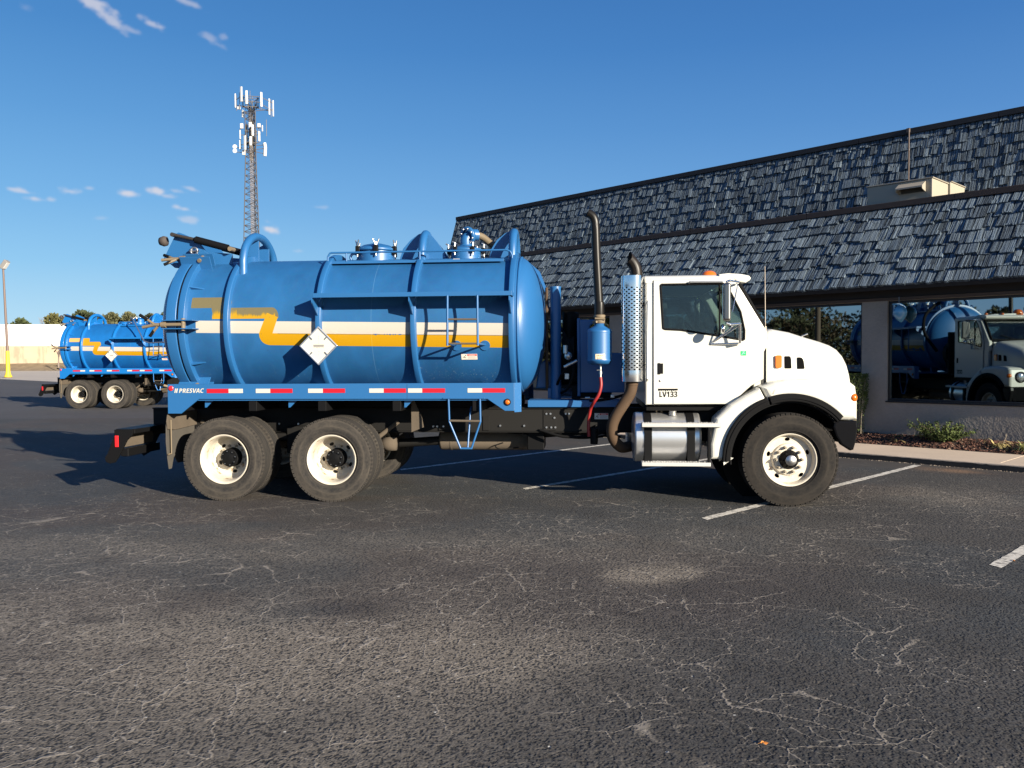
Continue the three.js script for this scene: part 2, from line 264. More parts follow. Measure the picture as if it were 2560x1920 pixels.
{ // wall with real openings, uv in metres
  const holes = windows.map(([a, b, y]) => [[a, y], [b, y], [b, 2.712], [a, 2.712]]);
  const uvm = (g) => { const p = g.attributes.position, n = g.attributes.normal, uv = g.attributes.uv; for (let i = 0; i < p.count; i++) { if (Math.abs(n.getX(i)) > 0.7) uv.setXY(i, p.getZ(i), p.getY(i)); else if (Math.abs(n.getY(i)) > 0.7) uv.setXY(i, p.getX(i), p.getZ(i)); else uv.setXY(i, p.getX(i), p.getY(i)); } return g; };
  P('wall', [uvm(ext([[UL, 0], [UR - 0.3, 0], [UR - 0.3, 2.776], [UL, 2.776]], WALL - 0.25, WALL, 0, holes)), uvm(box(UL, UL + 0.25, 0, 4.4, WALL - 14, WALL - 0.26, 0)), uvm(box(UR - 0.55, UR - 0.3, 0, 4.4, WALL - 14, WALL - 0.26, 0)), uvm(box(UL, UR - 0.3, 0, 4.4, WALL - 14.3, WALL - 14.01, 0))], stucco, building);
  const brown = std([0.05, 0.031, 0.022], 0.7), dark = std([0.016, 0.014, 0.014], 0.8), glass = std([0.3, 0.36, 0.37], 0.015, { metalness: 1 }), black = std([0.012, 0.011, 0.011], 0.5);
  for (const [a, b, y] of windows) {
    const f = new THREE.Group(); f.name = 'window'; building.add(f);
    P('pane', box(a + 0.03, b - 0.03, y + 0.03, 2.69, WALL - 0.1, WALL - 0.09, 0), glass, f);
    P('frame', [box(a, b, y, y + 0.045, WALL - 0.12, WALL - 0.05, 0.004), box(a, b, 2.667, 2.712, WALL - 0.12, WALL - 0.05, 0.004), box(a, a + 0.04, y + 0.045, 2.667, WALL - 0.12, WALL - 0.05, 0.004), box(b - 0.04, b, y + 0.045, 2.667, WALL - 0.12, WALL - 0.05, 0.004)], black, f);
    P('sill', box(a - 0.02, b + 0.02, y - 0.025, y, WALL - 0.04, WALL + 0.02, 0.004), dark, f);
  }
  P('header_trim', box(UL, UR - 0.3, 2.718, 2.775, WALL + 0.002, WALL + 0.035, 0.004), std([0.075, 0.052, 0.04], 0.8), building);
  P('header_board', box(UL, UR - 0.3, 2.778, 2.95, WALL - 0.2, WALL + 0.02, 0.004), dark, building);
  P('soffit', box(UL - 0.2, UR, 2.955, 2.975, WALL - 0.1, WALL + 0.44, 0.002), dark, building);
  // lower and upper mansard: sheathing, shakes, cap
  const A = { n0: WALL + 0.45, y0: 2.955, slope: 50, len: 2.167, u0: UL - 0.2, u1: UR }, Bm = { n0: WALL - 2.55, y0: 4.35, slope: 72, len: 2.365, u0: UL, u1: UR };
  const frameOf = (m) => { const s = THREE.MathUtils.degToRad(m.slope); return new THREE.Matrix4().makeBasis(new THREE.Vector3(1, 0, 0), new THREE.Vector3(0, Math.sin(s), -Math.cos(s)), new THREE.Vector3(0, Math.cos(s), Math.sin(s))).setPosition(0, m.y0, m.n0); };
  const sheath = std([0.014, 0.017, 0.024], 0.95);
  for (const m of [A, Bm]) P('roof_sheathing', box(m.u0 + 0.01, m.u1 - 0.01, 0, m.len, -0.1, -0.012, 0).applyMatrix4(frameOf(m)), sheath, building);
  P('roof_deck', [box(UL, UR, 4.3, 4.36, WALL - 14, WALL - 0.9, 0), box(UL, UR, 6.54, 6.6, WALL - 14, WALL - 3.35, 0)], sheath, building);
  P('gable_end', extX([[-(WALL - 0.1), 2.98], [-(WALL + 0.4), 2.98], [-(WALL - 0.92), 4.55], [-(WALL - 2.6), 4.55], [-(WALL - 3.26), 6.58], [-(WALL - 14), 6.58], [-(WALL - 14), 2.98]], UL - 0.02, UL), sheath, building);
  const cap = (m, th, up) => { const e = frameOf(m), p0 = new THREE.Vector3(0, m.len, 0.05).applyMatrix4(e); return merge(Array.from({ length: 9 }, (_, i) => { const a = mix(m.u0, m.u1, i / 9), b = mix(m.u0, m.u1, (i + 1) / 9) - 0.004; return box(a, b, p0.y - th * 0.55, p0.y + th * 0.45, p0.z - 0.16, p0.z + 0.03, 0.006); })); };
  P('roof_cap', cap(A, 0.11), brown, building); P('roof_cap', cap(Bm, 0.12), std([0.022, 0.02, 0.021], 0.8), building);
  // shakes: split wood, a few shapes and three tones
  const woods = [[0.088, 0.116, 0.143], [0.074, 0.098, 0.122], [0.112, 0.143, 0.171], [0.06, 0.08, 0.102]].map((c, k) => {
    const N = 256, st = (x, y) => tilingNoise(x, y * 0.04 + 13 * k, N, 32, 3), t = tex(N, N, (x, y) => { const s = st(x, y), f = tilingNoise(x, y, N, 24, 3), g = 0.36 + 1.05 * smooth(0.3, 0.72, s) + 0.4 * (f - 0.5); return c.map((v) => v * g); }), b = tex(N, N, (x, y) => 0.75 * st(x, y) + 0.25 * tilingNoise(x, y, N, 64, 2), { srgb: false });
    return new THREE.MeshPhysicalMaterial({ map: t, bumpMap: b, bumpScale: 0.02, roughness: 0.85, specularIntensity: 0.5 });
  });
  const R = rng(77);
  const shakeGeo = (w, h, th, k) => {   // butt end thick, head thin, ragged lower edge
    const n = w > 0.2 ? 5 : w > 0.13 ? 4 : 3, low = Array.from({ length: n }, (_, i) => [-w / 2 + w * i / (n - 1), (R() - 0.5) * 0.022]);
    const g = ext([...low, [w / 2 - 0.004 - R() * 0.01, h], [-w / 2 + 0.004 + R() * 0.01, h]], 0, th), p = g.attributes.position, uv = g.attributes.uv, ox = R() * 3, oy = R() * 3;
    const tilt = (R() - 0.5) * 0.012;
    for (let i = 0; i < p.count; i++) { const x = p.getX(i), y = p.getY(i), z = p.getZ(i); uv.setXY(i, ox + (x + z * 0.7) * 2.2, oy + y * 1.1); if (z > th / 2) p.setZ(i, mix(th, 0.004, clamp(y / h)) + tilt * x / w * 2 + (R() - 0.5) * 0.002); else p.setZ(i, z - 0.01); }
    g.computeVertexNormals(); return g;
  };
  const variants = new Map(), getV = (w) => { const k = Math.round(w / 0.015), key = k * 4 + Math.floor(R() * 3); if (!variants.has(key)) variants.set(key, shakeGeo(k * 0.015, 0.42, 0.018 + 0.024 * R(), key)); return variants.get(key); };
  const near = [], bulk = woods.map(() => []);
  for (const [m, exp, wmin, wmax, lean] of [[A, 0.308, 0.085, 0.25, 0.06], [Bm, 0.24, 0.075, 0.22, 0.035]]) {
    const e = frameOf(m), rows = Math.ceil(m.len / exp);
    for (let r = 0; r < rows; r++) {
      let u = m.u0 + 0.01; const y0 = r * exp;
      while (u < m.u1) {
        const w = Math.min(wmin + (wmax - wmin) * R() * R() * 1.0 + 0.03 * R(), m.u1 - u), step = Math.round(w / 0.015) * 0.015; if (step < 0.03) break;
        const g = getV(step), lo = (r ? (R() - 0.5) * 0.1 : (R() - 0.5) * 0.025) + (r && R() < 0.05 ? 0.06 : 0), y = y0 + lo, top = Math.min(0.42, m.len - y + 0.02);
        if (top < 0.06) { u += step; continue; }
        const M = new THREE.Matrix4().makeTranslation(u + step / 2, y, 0.004 + 0.007 * R()).multiply(new THREE.Matrix4().makeRotationZ((R() - 0.5) * lean)).multiply(new THREE.Matrix4().makeRotationX(-0.03)).multiply(new THREE.Matrix4().makeScale(1, top / 0.42, 1)).premultiply(e);
        const q = R(), mat = q < 0.42 ? 0 : q < 0.74 ? 1 : q < 0.88 ? 2 : 3;
        if (m === A && u > -5.6 && u < 0.8) near.push([u, g, M, mat]); else bulk[mat].push(g.clone().applyMatrix4(M));
        u += step + 0.003 + 0.004 * R();
      }
    }
  }
  near.sort((a, b) => b[0] - a[0]);
  near.forEach(([, g, M, mat], i) => { if (i < 296) { const s = P(i ? 'shake_' + String(i).padStart(3, '0') : 'shake', g, woods[mat], building); s.applyMatrix4(M); } else bulk[mat].push(g.clone().applyMatrix4(M)); });
  bulk.forEach((l, k) => { const f = P('shake_field', l, woods[k], building); f.userData.kind = 'stuff'; });
}
// rooftop unit and vent pipe
{
  const cream = std([0.29, 0.262, 0.205], 0.65), grey = std([0.22, 0.21, 0.19], 0.65), lid = std([0.27, 0.24, 0.19], 0.6);
  const a = thing('rooftop_unit', 'cream metal rooftop air conditioning unit with a small hood between the two roof tiers', 'air conditioner', [BO[0], 0, BO[1]], bTurn);
  const n1 = WALL - 1.06, n0 = n1 - 0.85;
  P('cabinet', [box(-2.52, -1.28, 4.37, 5.08, n0, n1, 0.01), box(-1.75, -1.24, 4.37, 5.12, n1 - 1.75, n0 - 0.01, 0.01)], cream, a);
  P('lid', [box(-2.54, -1.26, 5.082, 5.104, n0 - 0.01, n1 + 0.02, 0.006), box(-1.77, -1.22, 5.122, 5.14, n1 - 1.77, n0 - 0.012, 0.005)], lid, a);
  P('seam', [box(-1.9, -1.89, 4.38, 5.07, n1 + 0.001, n1 + 0.006, 0.002), box(-1.32, -1.285, 4.38, 5.07, n1 + 0.001, n1 + 0.008, 0.003)], grey, a);
  const h = new THREE.Group(); h.name = 'intake_hood'; a.add(h);
  P('hood_cover', [extX([[-n1, 5.05], [-(n1 + 0.19), 4.94], [-(n1 + 0.19), 4.91], [-n1, 5.0]], -1.9, -1.4), extX([[-n1, 5.0], [-(n1 + 0.19), 4.91], [-(n1 + 0.18), 4.88], [-n1, 4.84]], -1.9, -1.886), extX([[-n1, 5.0], [-(n1 + 0.19), 4.91], [-(n1 + 0.18), 4.88], [-n1, 4.84]], -1.414, -1.4)], lid, h);
  P('intake_grille', box(-1.85, -1.45, 4.85, 4.95, n1 + 0.001, n1 + 0.02, 0.003), std([0.05, 0.045, 0.035], 0.8), h);
  const v = thing('vent_pipe', 'thin brown vent pipe standing behind the rooftop unit against the upper roof tier', 'pipe', [BO[0], 0, BO[1]], bTurn);
  P('pipe', rod([-2.07, 4.4, WALL - 2.0], [-2.07, 6.33, WALL - 2.0], 0.015), std([0.085, 0.06, 0.048], 0.7), v);
  P('pipe_clamp', box(-2.58, -2.49, 6.57, 6.68, WALL - 3.28, WALL - 3.18, 0.02), std([0.07, 0.05, 0.04], 0.7), v);
}
// kerb, walk, planting bed
{
  const uvm = (g, s = 3) => { const p = g.attributes.position; g.setAttribute('uv', new THREE.BufferAttribute(new Float32Array(p.count * 2).map((_, i) => (i % 2 ? p.getZ(i >> 1) + p.getY(i >> 1) : p.getX(i >> 1)) / s), 2)); return g; };
  const walkTex = tex(512, 512, (x, y) => { const a = tilingNoise(x, y, 512, 6, 5), b = tilingNoise(x, y, 512, 160, 1), k = 0.85 + 0.2 * a + 0.1 * b; return [0.5 * k, 0.4 * k, 0.305 * k]; });
  const walk = new THREE.MeshPhysicalMaterial({ map: walkTex, roughness: 0.9 });
  const w = new THREE.Group(); w.name = 'sidewalk'; w.userData.kind = 'structure'; w.position.set(BO[0], 0, BO[1]); w.rotation.y = bTurn; scene.add(w);
  const joints = []; for (let u = -24; u < 12; u += 3.1) joints.push(u);
  for (const u of joints) P('slab', uvm(box(u, u + 3.09, 0, 0.1, -1.46, -0.16, 0.006)), walk, w);
  const k = new THREE.Group(); k.name = 'kerb'; k.userData.kind = 'structure'; k.position.copy(w.position); k.rotation.y = bTurn; scene.add(k);
  const R = rng(3);
  for (const u of joints) { const g = ext([[0, 0], [0.148, 0], [0.125, 0.075], [0.1, 0.099], [0, 0.101]], u + 0.4, u + 3.48).applyMatrix4(new THREE.Matrix4().makeBasis(new THREE.Vector3(0, 0, 1), new THREE.Vector3(0, 1, 0), new THREE.Vector3(-1, 0, 0)).scale(new THREE.Vector3(1, 1, -1))).translate(0, 0, -0.15);
    P('kerb_stone', uvm(box(u + 0.4, u + 3.475, 0, 0.102, -0.155, 0, 0.02)), walk, k); }
  const black = new THREE.MeshPhysicalMaterial({ roughness: 0.95, color: new THREE.Color().setRGB(0.03, 0.029, 0.028) });
  for (const u of joints) {   // black paint on the face, chipped along its upper edge
    const top = [], n = 60; for (let i = 0; i <= n; i++) top.push([u + 0.42 + 3.03 * i / n, 0.074 + 0.02 * (fbm(u * 7 + i * 0.9, 3, 3) - 0.35)]);
    P('kerb_paint', ext([[u + 0.42, 0.001], [u + 3.45, 0.001], ...top.reverse()], 0.001, 0.004), black, k);
  }
  // dirt and gravel washed against the kerb
  const chips = [], soil = std([0.26, 0.21, 0.16], 1);
  for (let i = 0; i < 420; i++) { const u = -7 + 9 * R(), s = 0.004 + 0.012 * R() * R(); chips.push(new THREE.IcosahedronGeometry(s, 0).scale(1, 0.5, 1).rotateY(R() * 6).translate(u, 0.003, 0.02 + 0.1 * R() * R())); }
  const gv = P(numbered('kerb_gravel'), chips, soil, scene); gv.applyMatrix4(bMat); tag(gv, 'fine gravel washed along the foot of the kerb', 'gravel', null, 'stuff');
  const bed = new THREE.Group(); bed.name = 'planting_bed'; bed.userData.kind = 'structure'; bed.position.copy(w.position); bed.rotation.y = bTurn; scene.add(bed);
  const bedY = (u, n) => 0.098 + 0.11 * smooth(-1.46, -2.1, n) + 0.045 * fbm(u * 3, n * 3, 3) * smooth(-1.46, -1.6, n);
  const soilG = new THREE.PlaneGeometry(28, 0.74, 240, 12).rotateX(-Math.PI / 2).translate(-5, 0, -1.83), q = soilG.attributes.position;
  for (let i = 0; i < q.count; i++) q.setY(i, bedY(q.getX(i), q.getZ(i)));
  soilG.computeVertexNormals();
  P('soil', soilG, std([0.03, 0.016, 0.011], 1), bed);
  const barks = [[0.085, 0.035, 0.022], [0.13, 0.06, 0.04], [0.05, 0.022, 0.015], [0.24, 0.16, 0.11]].map((c) => std(c, 0.95)), lists = barks.map(() => []);
  for (let i = 0; i < 4200; i++) {
    const u = -8 + 10.5 * R(), n = -1.48 - 0.7 * R(), l = 0.02 + 0.05 * R(), g = new THREE.BoxGeometry(l, 0.006 + 0.008 * R(), 0.008 + 0.02 * R()).rotateZ((R() - 0.5) * 1.1).rotateX((R() - 0.5)).rotateY(R() * 6.3).translate(u, bedY(u, n) + 0.008, n); const c = R(); lists[c < 0.45 ? 0 : c < 0.72 ? 1 : c < 0.95 ? 2 : 3].push(g);
  }
  lists.forEach((l, i) => { const m = P('bark_chips', l, barks[i], bed); m.userData.kind = 'stuff'; });
}
// ---------------------------------------------------------------- plants
const leafMat = (c, t = 0.25) => new THREE.MeshPhysicalMaterial({ color: new THREE.Color().setRGB(...c), roughness: 0.75, transmission: 0, side: THREE.DoubleSide, specularIntensity: 0.4 });
function leaves(spots, size, R, bend = 0.3) {     // spots: [x, y, z, scale, outward dir]; folded diamond leaves in one geometry
  const pos = [], nor = [], a = new THREE.Vector3(), b = new THREE.Vector3(), c = new THREE.Vector3(), N = new THREE.Vector3();
  for (const [x, y, z, s = 1, d] of spots) {
    const len = size * s * (0.7 + 0.6 * R()), wid = len * (0.28 + 0.16 * R());
    a.set(R() - 0.5, R() - 0.35, R() - 0.5); if (d) a.addScaledVector(d, 0.9); a.normalize(); b.set(R() - 0.5, R() - 0.5, R() - 0.5).cross(a).normalize(); c.crossVectors(a, b);
    const A = [x, y, z], B = [x + a.x * len, y + a.y * len, z + a.z * len], m = [x + a.x * len * 0.5, y + a.y * len * 0.5, z + a.z * len * 0.5];
    const L = [m[0] + b.x * wid + c.x * wid * bend, m[1] + b.y * wid + c.y * wid * bend, m[2] + b.z * wid + c.z * wid * bend], Q = [m[0] - b.x * wid + c.x * wid * bend, m[1] - b.y * wid + c.y * wid * bend, m[2] - b.z * wid + c.z * wid * bend];
    for (const t of [[A, L, B], [A, B, Q]]) { N.set(t[1][0] - t[0][0], t[1][1] - t[0][1], t[1][2] - t[0][2]).cross(new THREE.Vector3(t[2][0] - t[0][0], t[2][1] - t[0][1], t[2][2] - t[0][2])).normalize(); for (const p of t) { pos.push(...p); nor.push(N.x, N.y, N.z); } }
  }
  const g = new THREE.BufferGeometry(); g.setAttribute('position', new THREE.Float32BufferAttribute(pos, 3)); g.setAttribute('normal', new THREE.Float32BufferAttribute(nor, 3)); g.setAttribute('uv', new THREE.Float32BufferAttribute(new Float32Array(pos.length / 3 * 2), 2)); return g;
}
{ // clipped upright shrub between the windows, bare stems below
  const R = rng(41), p = bPoint(-2.14, 0.18, WALL + 0.2), t = thing('upright_shrub', 'tall narrow clipped evergreen shrub with bare stems against the wall between the windows', 'shrub', [p.x, p.y, p.z], bTurn);
  const stems = [], sp = [], sp2 = [];
  for (let i = 0; i < 20; i++) { const x = (R() - 0.5) * 0.16, z = (R() - 0.5) * 0.14; stems.push(rods([[x, 0, z], [x * 1.3 + (R() - 0.5) * 0.03, 0.35, z * 1.3], [x * 1.9 + (R() - 0.5) * 0.04, 0.75, z * 1.6], [x * 2 + (R() - 0.5) * 0.06, 1.1, z * 1.8]], 0.006 + 0.004 * R(), 6)); }
  for (let i = 0; i < 2600; i++) { const y = 0.4 + 0.78 * Math.pow(R(), 0.62); const w = 0.11 + 0.07 * smooth(0.35, 0.7, y) * (0.8 + 0.4 * noise(y * 9, i % 7)); const an = R() * 6.28, r = w * Math.sqrt(0.35 + 0.65 * R()); (R() < 0.75 ? sp : sp2).push([Math.cos(an) * r, y, Math.sin(an) * r * 0.9, 1, new THREE.Vector3(Math.cos(an), 0.3, Math.sin(an))]); }
  for (let i = 0; i < 160; i++) { const an = R() * 6.28, y = 0.05 + 0.4 * R(), r = 0.1 + 0.05 * R(); sp2.push([Math.cos(an) * r, y, Math.sin(an) * r, 0.8]); }
  P('stems', stems, std([0.2, 0.17, 0.12], 0.9), t); P('foliage', leaves([...sp, ...sp2], 0.03, R), leafMat([0.065, 0.09, 0.028]), t);
}
{ // spreading bush in the bed
  const R = rng(42), p = bPoint(-0.62, 0.17, WALL + 0.36), t = thing('spreading_bush', 'low spreading evergreen bush in the bark bed under the right window', 'bush', [p.x, p.y, p.z], bTurn);
  const stems = [], sp = [], sp2 = [];
  for (let i = 0; i < 70; i++) { const an = R() * 6.28, l = 0.16 + 0.36 * R(), e = 0.28 + 0.75 * R(), tip = [Math.cos(an) * l * Math.cos(e) * 1.35, l * Math.sin(e) * 0.85 + 0.05, Math.sin(an) * l * Math.cos(e) * 0.8]; stems.push(rods([[0, 0, 0], [tip[0] * 0.5, tip[1] * 0.62, tip[2] * 0.5], tip], 0.004, 5));
    for (let k = 0; k < 46; k++) { const f = 0.35 + 0.7 * R(), j = 0.05; (R() < 0.7 ? sp : sp2).push([tip[0] * f + (R() - 0.5) * j, tip[1] * f + (R() - 0.5) * j, tip[2] * f + (R() - 0.5) * j]); } }
  P('stems', stems, std([0.1, 0.07, 0.05], 0.9), t); P('foliage', leaves([...sp, ...sp2], 0.036, R), leafMat([0.075, 0.1, 0.03]), t);
}
function tuft(seed, u, n, h, count, c1, name, label, cat, spread = 1) {      // strap leaves arching from a crown
  const R = rng(seed), p = bPoint(u, 0.15, n), t = thing(name, label, cat, [p.x, p.y, p.z], bTurn), pos = [], l = [[], []];
  for (let i = 0; i < count; i++) {
    const an = R() * 6.28, L = h * (0.6 + 0.7 * R()), e = 0.4 + 0.9 * R(), w = 0.008 + 0.006 * R(), pts = []; let x = 0, y = 0, ang = e;
    for (let k = 0; k <= 5; k++) { pts.push([x, y, k < 5 ? w * (1 - 0.16 * k) : 0.001]); x += L / 5 * Math.cos(ang) * spread; y += L / 5 * Math.sin(ang); ang -= 0.35 + 0.25 * R(); }
    const g = new THREE.BufferGeometry(), v = [], ix = [], uv = []; pts.forEach(([a, b, ww]) => { v.push(a, Math.max(b, 0.004), ww, a, Math.max(b, 0.004) + 0.002, -ww); uv.push(0, 0, 0, 0); }); for (let k = 0; k < 5; k++) ix.push(2 * k, 2 * k + 1, 2 * k + 2, 2 * k + 1, 2 * k + 3, 2 * k + 2);
    g.setAttribute('position', new THREE.Float32BufferAttribute(v, 3)); g.setAttribute('uv', new THREE.Float32BufferAttribute(uv, 2)); g.setIndex(ix); g.computeVertexNormals(); l[R() < 0.6 ? 0 : 1].push(g.rotateY(an).translate((R() - 0.5) * 0.05, 0, (R() - 0.5) * 0.05));
  }
  l.forEach((q, i) => P('leaves', q, leafMat(c1), t)); return t;
}
tuft(51, -1.42, WALL + 0.3, 0.22, 26, [0.12, 0.26, 0.05], 'strap_leaf_plant', 'small bright green strap leaved plant left of the spreading bush', 'plant');
tuft(52, -1.3, WALL + 0.5, 0.26, 16, [0.34, 0.24, 0.1], 'withered_plant', 'withered yellow strap leaves lying on the bark left of the spreading bush', 'plant', 1.4);
{ const t = tuft(53, 0.27, WALL + 0.4, 0.3, 60, [0.42, 0.34, 0.14], 'straw_tuft', 'straw yellow grassy tuft with one dry stalk right of the spreading bush', 'plant'); P('dry_stalk', tube([[0.1, 0, 0], [0.12, 0.12, 0], [0.15, 0.2, 0.01], [0.15, 0.25, 0.02], [0.18, 0.26, 0.02]], 0.004, 12, 6), std([0.4, 0.33, 0.24], 0.9), t); }
tuft(54, 0.72, WALL + 0.55, 0.34, 70, [0.34, 0.34, 0.13], 'striped_tuft', 'pale green and cream grassy tuft at the right edge of the bark bed', 'plant');
{ // balloon under the eave, tied up by its neck
  const p = bPoint(-1.4, 2.47, WALL + 0.14), t = thing('balloon', 'pale blue balloon hanging at the top left of the right window', 'balloon', [p.x, p.y, p.z], bTurn);
  P('skin', lathe([[0.001, -0.17], [0.03, -0.15], [0.075, -0.105], [0.11, -0.045], [0.122, 0.02], [0.11, 0.08], [0.07, 0.125], [0.03, 0.142], [0.012, 0.15], [0.016, 0.165], [0.001, 0.166]].map(([a, b]) => [a, b]), 'y', 32).rotateZ(0.12), std([0.1, 0.3, 0.46], 0.2, { clearcoat: 1, clearcoatRoughness: 0.05 }), t);
  P('string', rod([-0.02, 0.16, 0], [-0.02, 0.3, 0], 0.003), std([0.3, 0.45, 0.6], 0.6), t);
}
// ---------------------------------------------------------------- background: low warehouse, trees, lamp post, antenna tower
{
  const t = thing('warehouse', 'long low warehouse with white metal upper walls over a stained tan base beyond the lot', 'building', [-86.8, 1.25, -140.2], 0.16);
  const white = new THREE.MeshPhysicalMaterial({ color: new THREE.Color().setRGB(0.74, 0.73, 0.7), roughness: 0.55 }), tan = new THREE.MeshPhysicalMaterial({ roughness: 0.9, map: tex(1024, 128, (x, y) => { const a = fbm(x * 0.05, y * 0.02, 4), s = smooth(0.5, 0.7, fbm(x * 0.35, y * 0.012 + 5, 3)) * (0.4 + 0.6 * fbm(x * 0.4, y * 0.07, 3)), k = 0.85 + 0.25 * a; return [mix(0.40, 0.22, s * 0.7) * k, mix(0.315, 0.17, s * 0.7) * k, mix(0.22, 0.12, s * 0.7) * k]; }) });
  const base = new THREE.BoxGeometry(150, 3.1, 30).translate(0, 1.4, -15); P('lower_wall', base, tan, t);
  const panels = []; for (let i = 0; i < 74; i++) panels.push(box(-75.2 + i * 2.03, -75.2 + (i + 1) * 2.03 - 0.02, 2.86, 6.42, -30.2, 0.12, 0.02));
  for (let i = 0; i < panels.length; i++) P('wall_panel', panels[i], white, t);
  for (let i = 0; i < 24; i++) P('pilaster', box(-74 + i * 6.2, -73.7 + i * 6.2, -0.15, 2.84, 0.01, 0.1, 0.02), tan, t);
  P('roof', box(-75.4, 75.4, 6.42, 6.56, -30.4, 0.25, 0.02), std([0.6, 0.6, 0.58], 0.6), t);
  for (const x of [11.9, 40]) P('downpipe', box(x - 0.22, x + 0.22, -0.1, 2.84, 0.02, 0.2, 0.02), white, t);
}
function tree(name, label, group, x, y0, z, w, h, seed, col, { trunk = 0.35, leaf = 0.55, n = 1500, low = 0.3, cone = 0 } = {}) {
  h *= 1.06; w *= 1.35; n = Math.round(n * 1.5);
  const R = rng(seed), t = thing(name, label, 'tree', [x, y0, z], R() * 6, group), lobes = [], sp = [], limbs = [];
  const k = 9 + Math.floor(R() * 4); for (let i = 0; i < k; i++) { const f = i / (k - 1), an = R() * 6.28, yy = mix(low + 0.1, 0.86, f) * h, rr = (cone ? (1 - f) * 0.8 + 0.12 : Math.sin(Math.PI * (0.25 + 0.65 * f))) * w * 0.5; lobes.push([Math.cos(an) * rr * 0.62, yy, Math.sin(an) * rr * 0.62, rr * (0.42 + 0.25 * R())]); limbs.push(rod([0, yy * 0.62, 0], [Math.cos(an) * rr * 0.6, yy, Math.sin(an) * rr * 0.6], w * 0.012, w * 0.006, 6)); }
  for (let i = 0; i < n; i++) { const L = lobes[Math.floor(R() * k)], v = new THREE.Vector3(R() - 0.5, R() - 0.5, R() - 0.5).normalize(), r = L[3] * (0.45 + 0.6 * Math.sqrt(R())) * (0.75 + 0.5 * noise(v.x * 4 + seed, v.y * 4 + v.z * 3)); sp.push([L[0] + v.x * r, L[1] + v.y * r * 0.85, L[2] + v.z * r, 0.7 + 0.7 * R(), v]); }
  P('trunk', [rod([0, 0, 0], [0, h * 0.75, 0], w * 0.03 + 0.08, w * 0.012 + 0.03, 8), ...limbs], std([0.09, 0.065, 0.045], 0.95), t);
  P('crown', leaves(sp, leaf, R, 0.5), leafMat(col), t); return t;
}
function bareTree(label, group, x, y0, z, h, seed) {
  const R = rng(seed), t = thing('bare_tree', label, 'tree', [x, y0, z], 0, group), g = [], tw = [];
  const grow = (p, d, l, r, k) => { const q = [p[0] + d[0] * l, p[1] + d[1] * l, p[2] + d[2] * l]; (k > 1 ? tw : g).push(rod(p, q, r, r * 0.65, 5)); if (k < 4) for (let i = 0; i < 3; i++) { const e = [d[0] + (R() - 0.5) * 0.9, d[1] + 0.25 + (R() - 0.4) * 0.4, d[2] + (R() - 0.5) * 0.9], m = Math.hypot(...e); grow(q, e.map((v) => v / m), l * (0.62 + 0.2 * R()), r * 0.6, k + 1); } };
  grow([0, 0, 0], [0, 1, 0], h * 0.3, 0.14, 0);
  const m = std([0.2, 0.16, 0.14], 0.95); P('trunk', g, m, t); P('crown', tw, m, t);
}
{
  const G = 'trees beyond the warehouse', far = -192, olive = [0.11, 0.105, 0.04], dark = [0.05, 0.06, 0.028], mid = [0.1, 0.1, 0.05];
  tree('pine_tree', 'low rounded tree just right of the lamp post above the warehouse', G, -114.8, 0, far, 5.6, 11.6, 1, [0.06, 0.075, 0.03]);
  tree('pine_tree', 'big bushy olive green tree behind the warehouse left of the far truck', G, -106.3, 0, far, 6.4, 12.7, 2, olive, { n: 2200 });
  tree('pine_tree', 'dark tree rising behind the rear end of the far truck', G, -99.8, 0, far, 5.4, 13.6, 3, dark, { low: 0.5 });
  tree('pine_tree', 'pale tree standing behind the hoop on top of the far truck', G, -93.3, 0, far, 3.6, 13.1, 4, mid, { low: 0.5 });
  tree('pine_tree', 'pale tree left of the manhole on the far truck', G, -89, 0, far, 3.2, 13.3, 5, mid, { low: 0.5 });
  tree('pine_tree', 'small tree between the manhole and the front hoop of the far truck', G, -84.6, 0, far, 2.6, 12.8, 6, mid, { low: 0.5 });
  tree('pine_tree', 'small tree behind the front end of the far truck tank', G, -80.2, 0, far, 3.2, 13.1, 7, dark, { low: 0.5 });
  bareTree('small bare round shrub on the bank left of the far truck', 'bare shrubs on the bank', -72.6, 0.5, -132, 3.2, 21);
  bareTree('thin bare sapling on the bank beside the rear door of the far truck', 'bare shrubs on the bank', -70.4, 0.5, -132, 3.4, 22);
  bareTree('tall bare leafless tree left of the big olive green tree', G, -110.4, 0, far - 4, 13.2, 8);
  bareTree('bare leafless tree partly behind the big olive green tree', G, -104.6, 0, far - 6, 13.4, 9);
  bareTree('bare leafless tree between the olive green tree and the dark tree', G, -101.6, 0, far - 6, 13.3, 10);
}
{ // lamp post
  const t = thing('lamp_post', 'tall parking lot lamp post on a yellow base at the far left', 'street lamp', [-50.15, 0, -82]);
  P('base', lathe([[0.001, 0], [0.36, 0], [0.36, 0.1], [0.26, 0.3], [0.2, 0.6], [0.17, 2.6], [0.1, 2.66], [0.001, 2.66]], 'y', 24), std([0.62, 0.42, 0.03], 0.6), t);
  P('pole', rod([0, 2.6, 0], [-0.22, 10.85, 0], 0.13, 0.085, 12), std([0.13, 0.09, 0.075], 0.6), t);
  const h = P('lamp_head', box(-0.5, 0.45, -0.2, 0.2, -0.3, 0.3, 0.06).rotateZ(0.95), std([0.2, 0.19, 0.18], 0.5), t); h.position.set(-0.02, 11.2, 0.05);
  const l = P('lens', box(-0.38, 0.34, -0.235, -0.19, -0.24, 0.24, 0.02).rotateZ(0.95), std([0.5, 0.5, 0.48], 0.3), h);
}
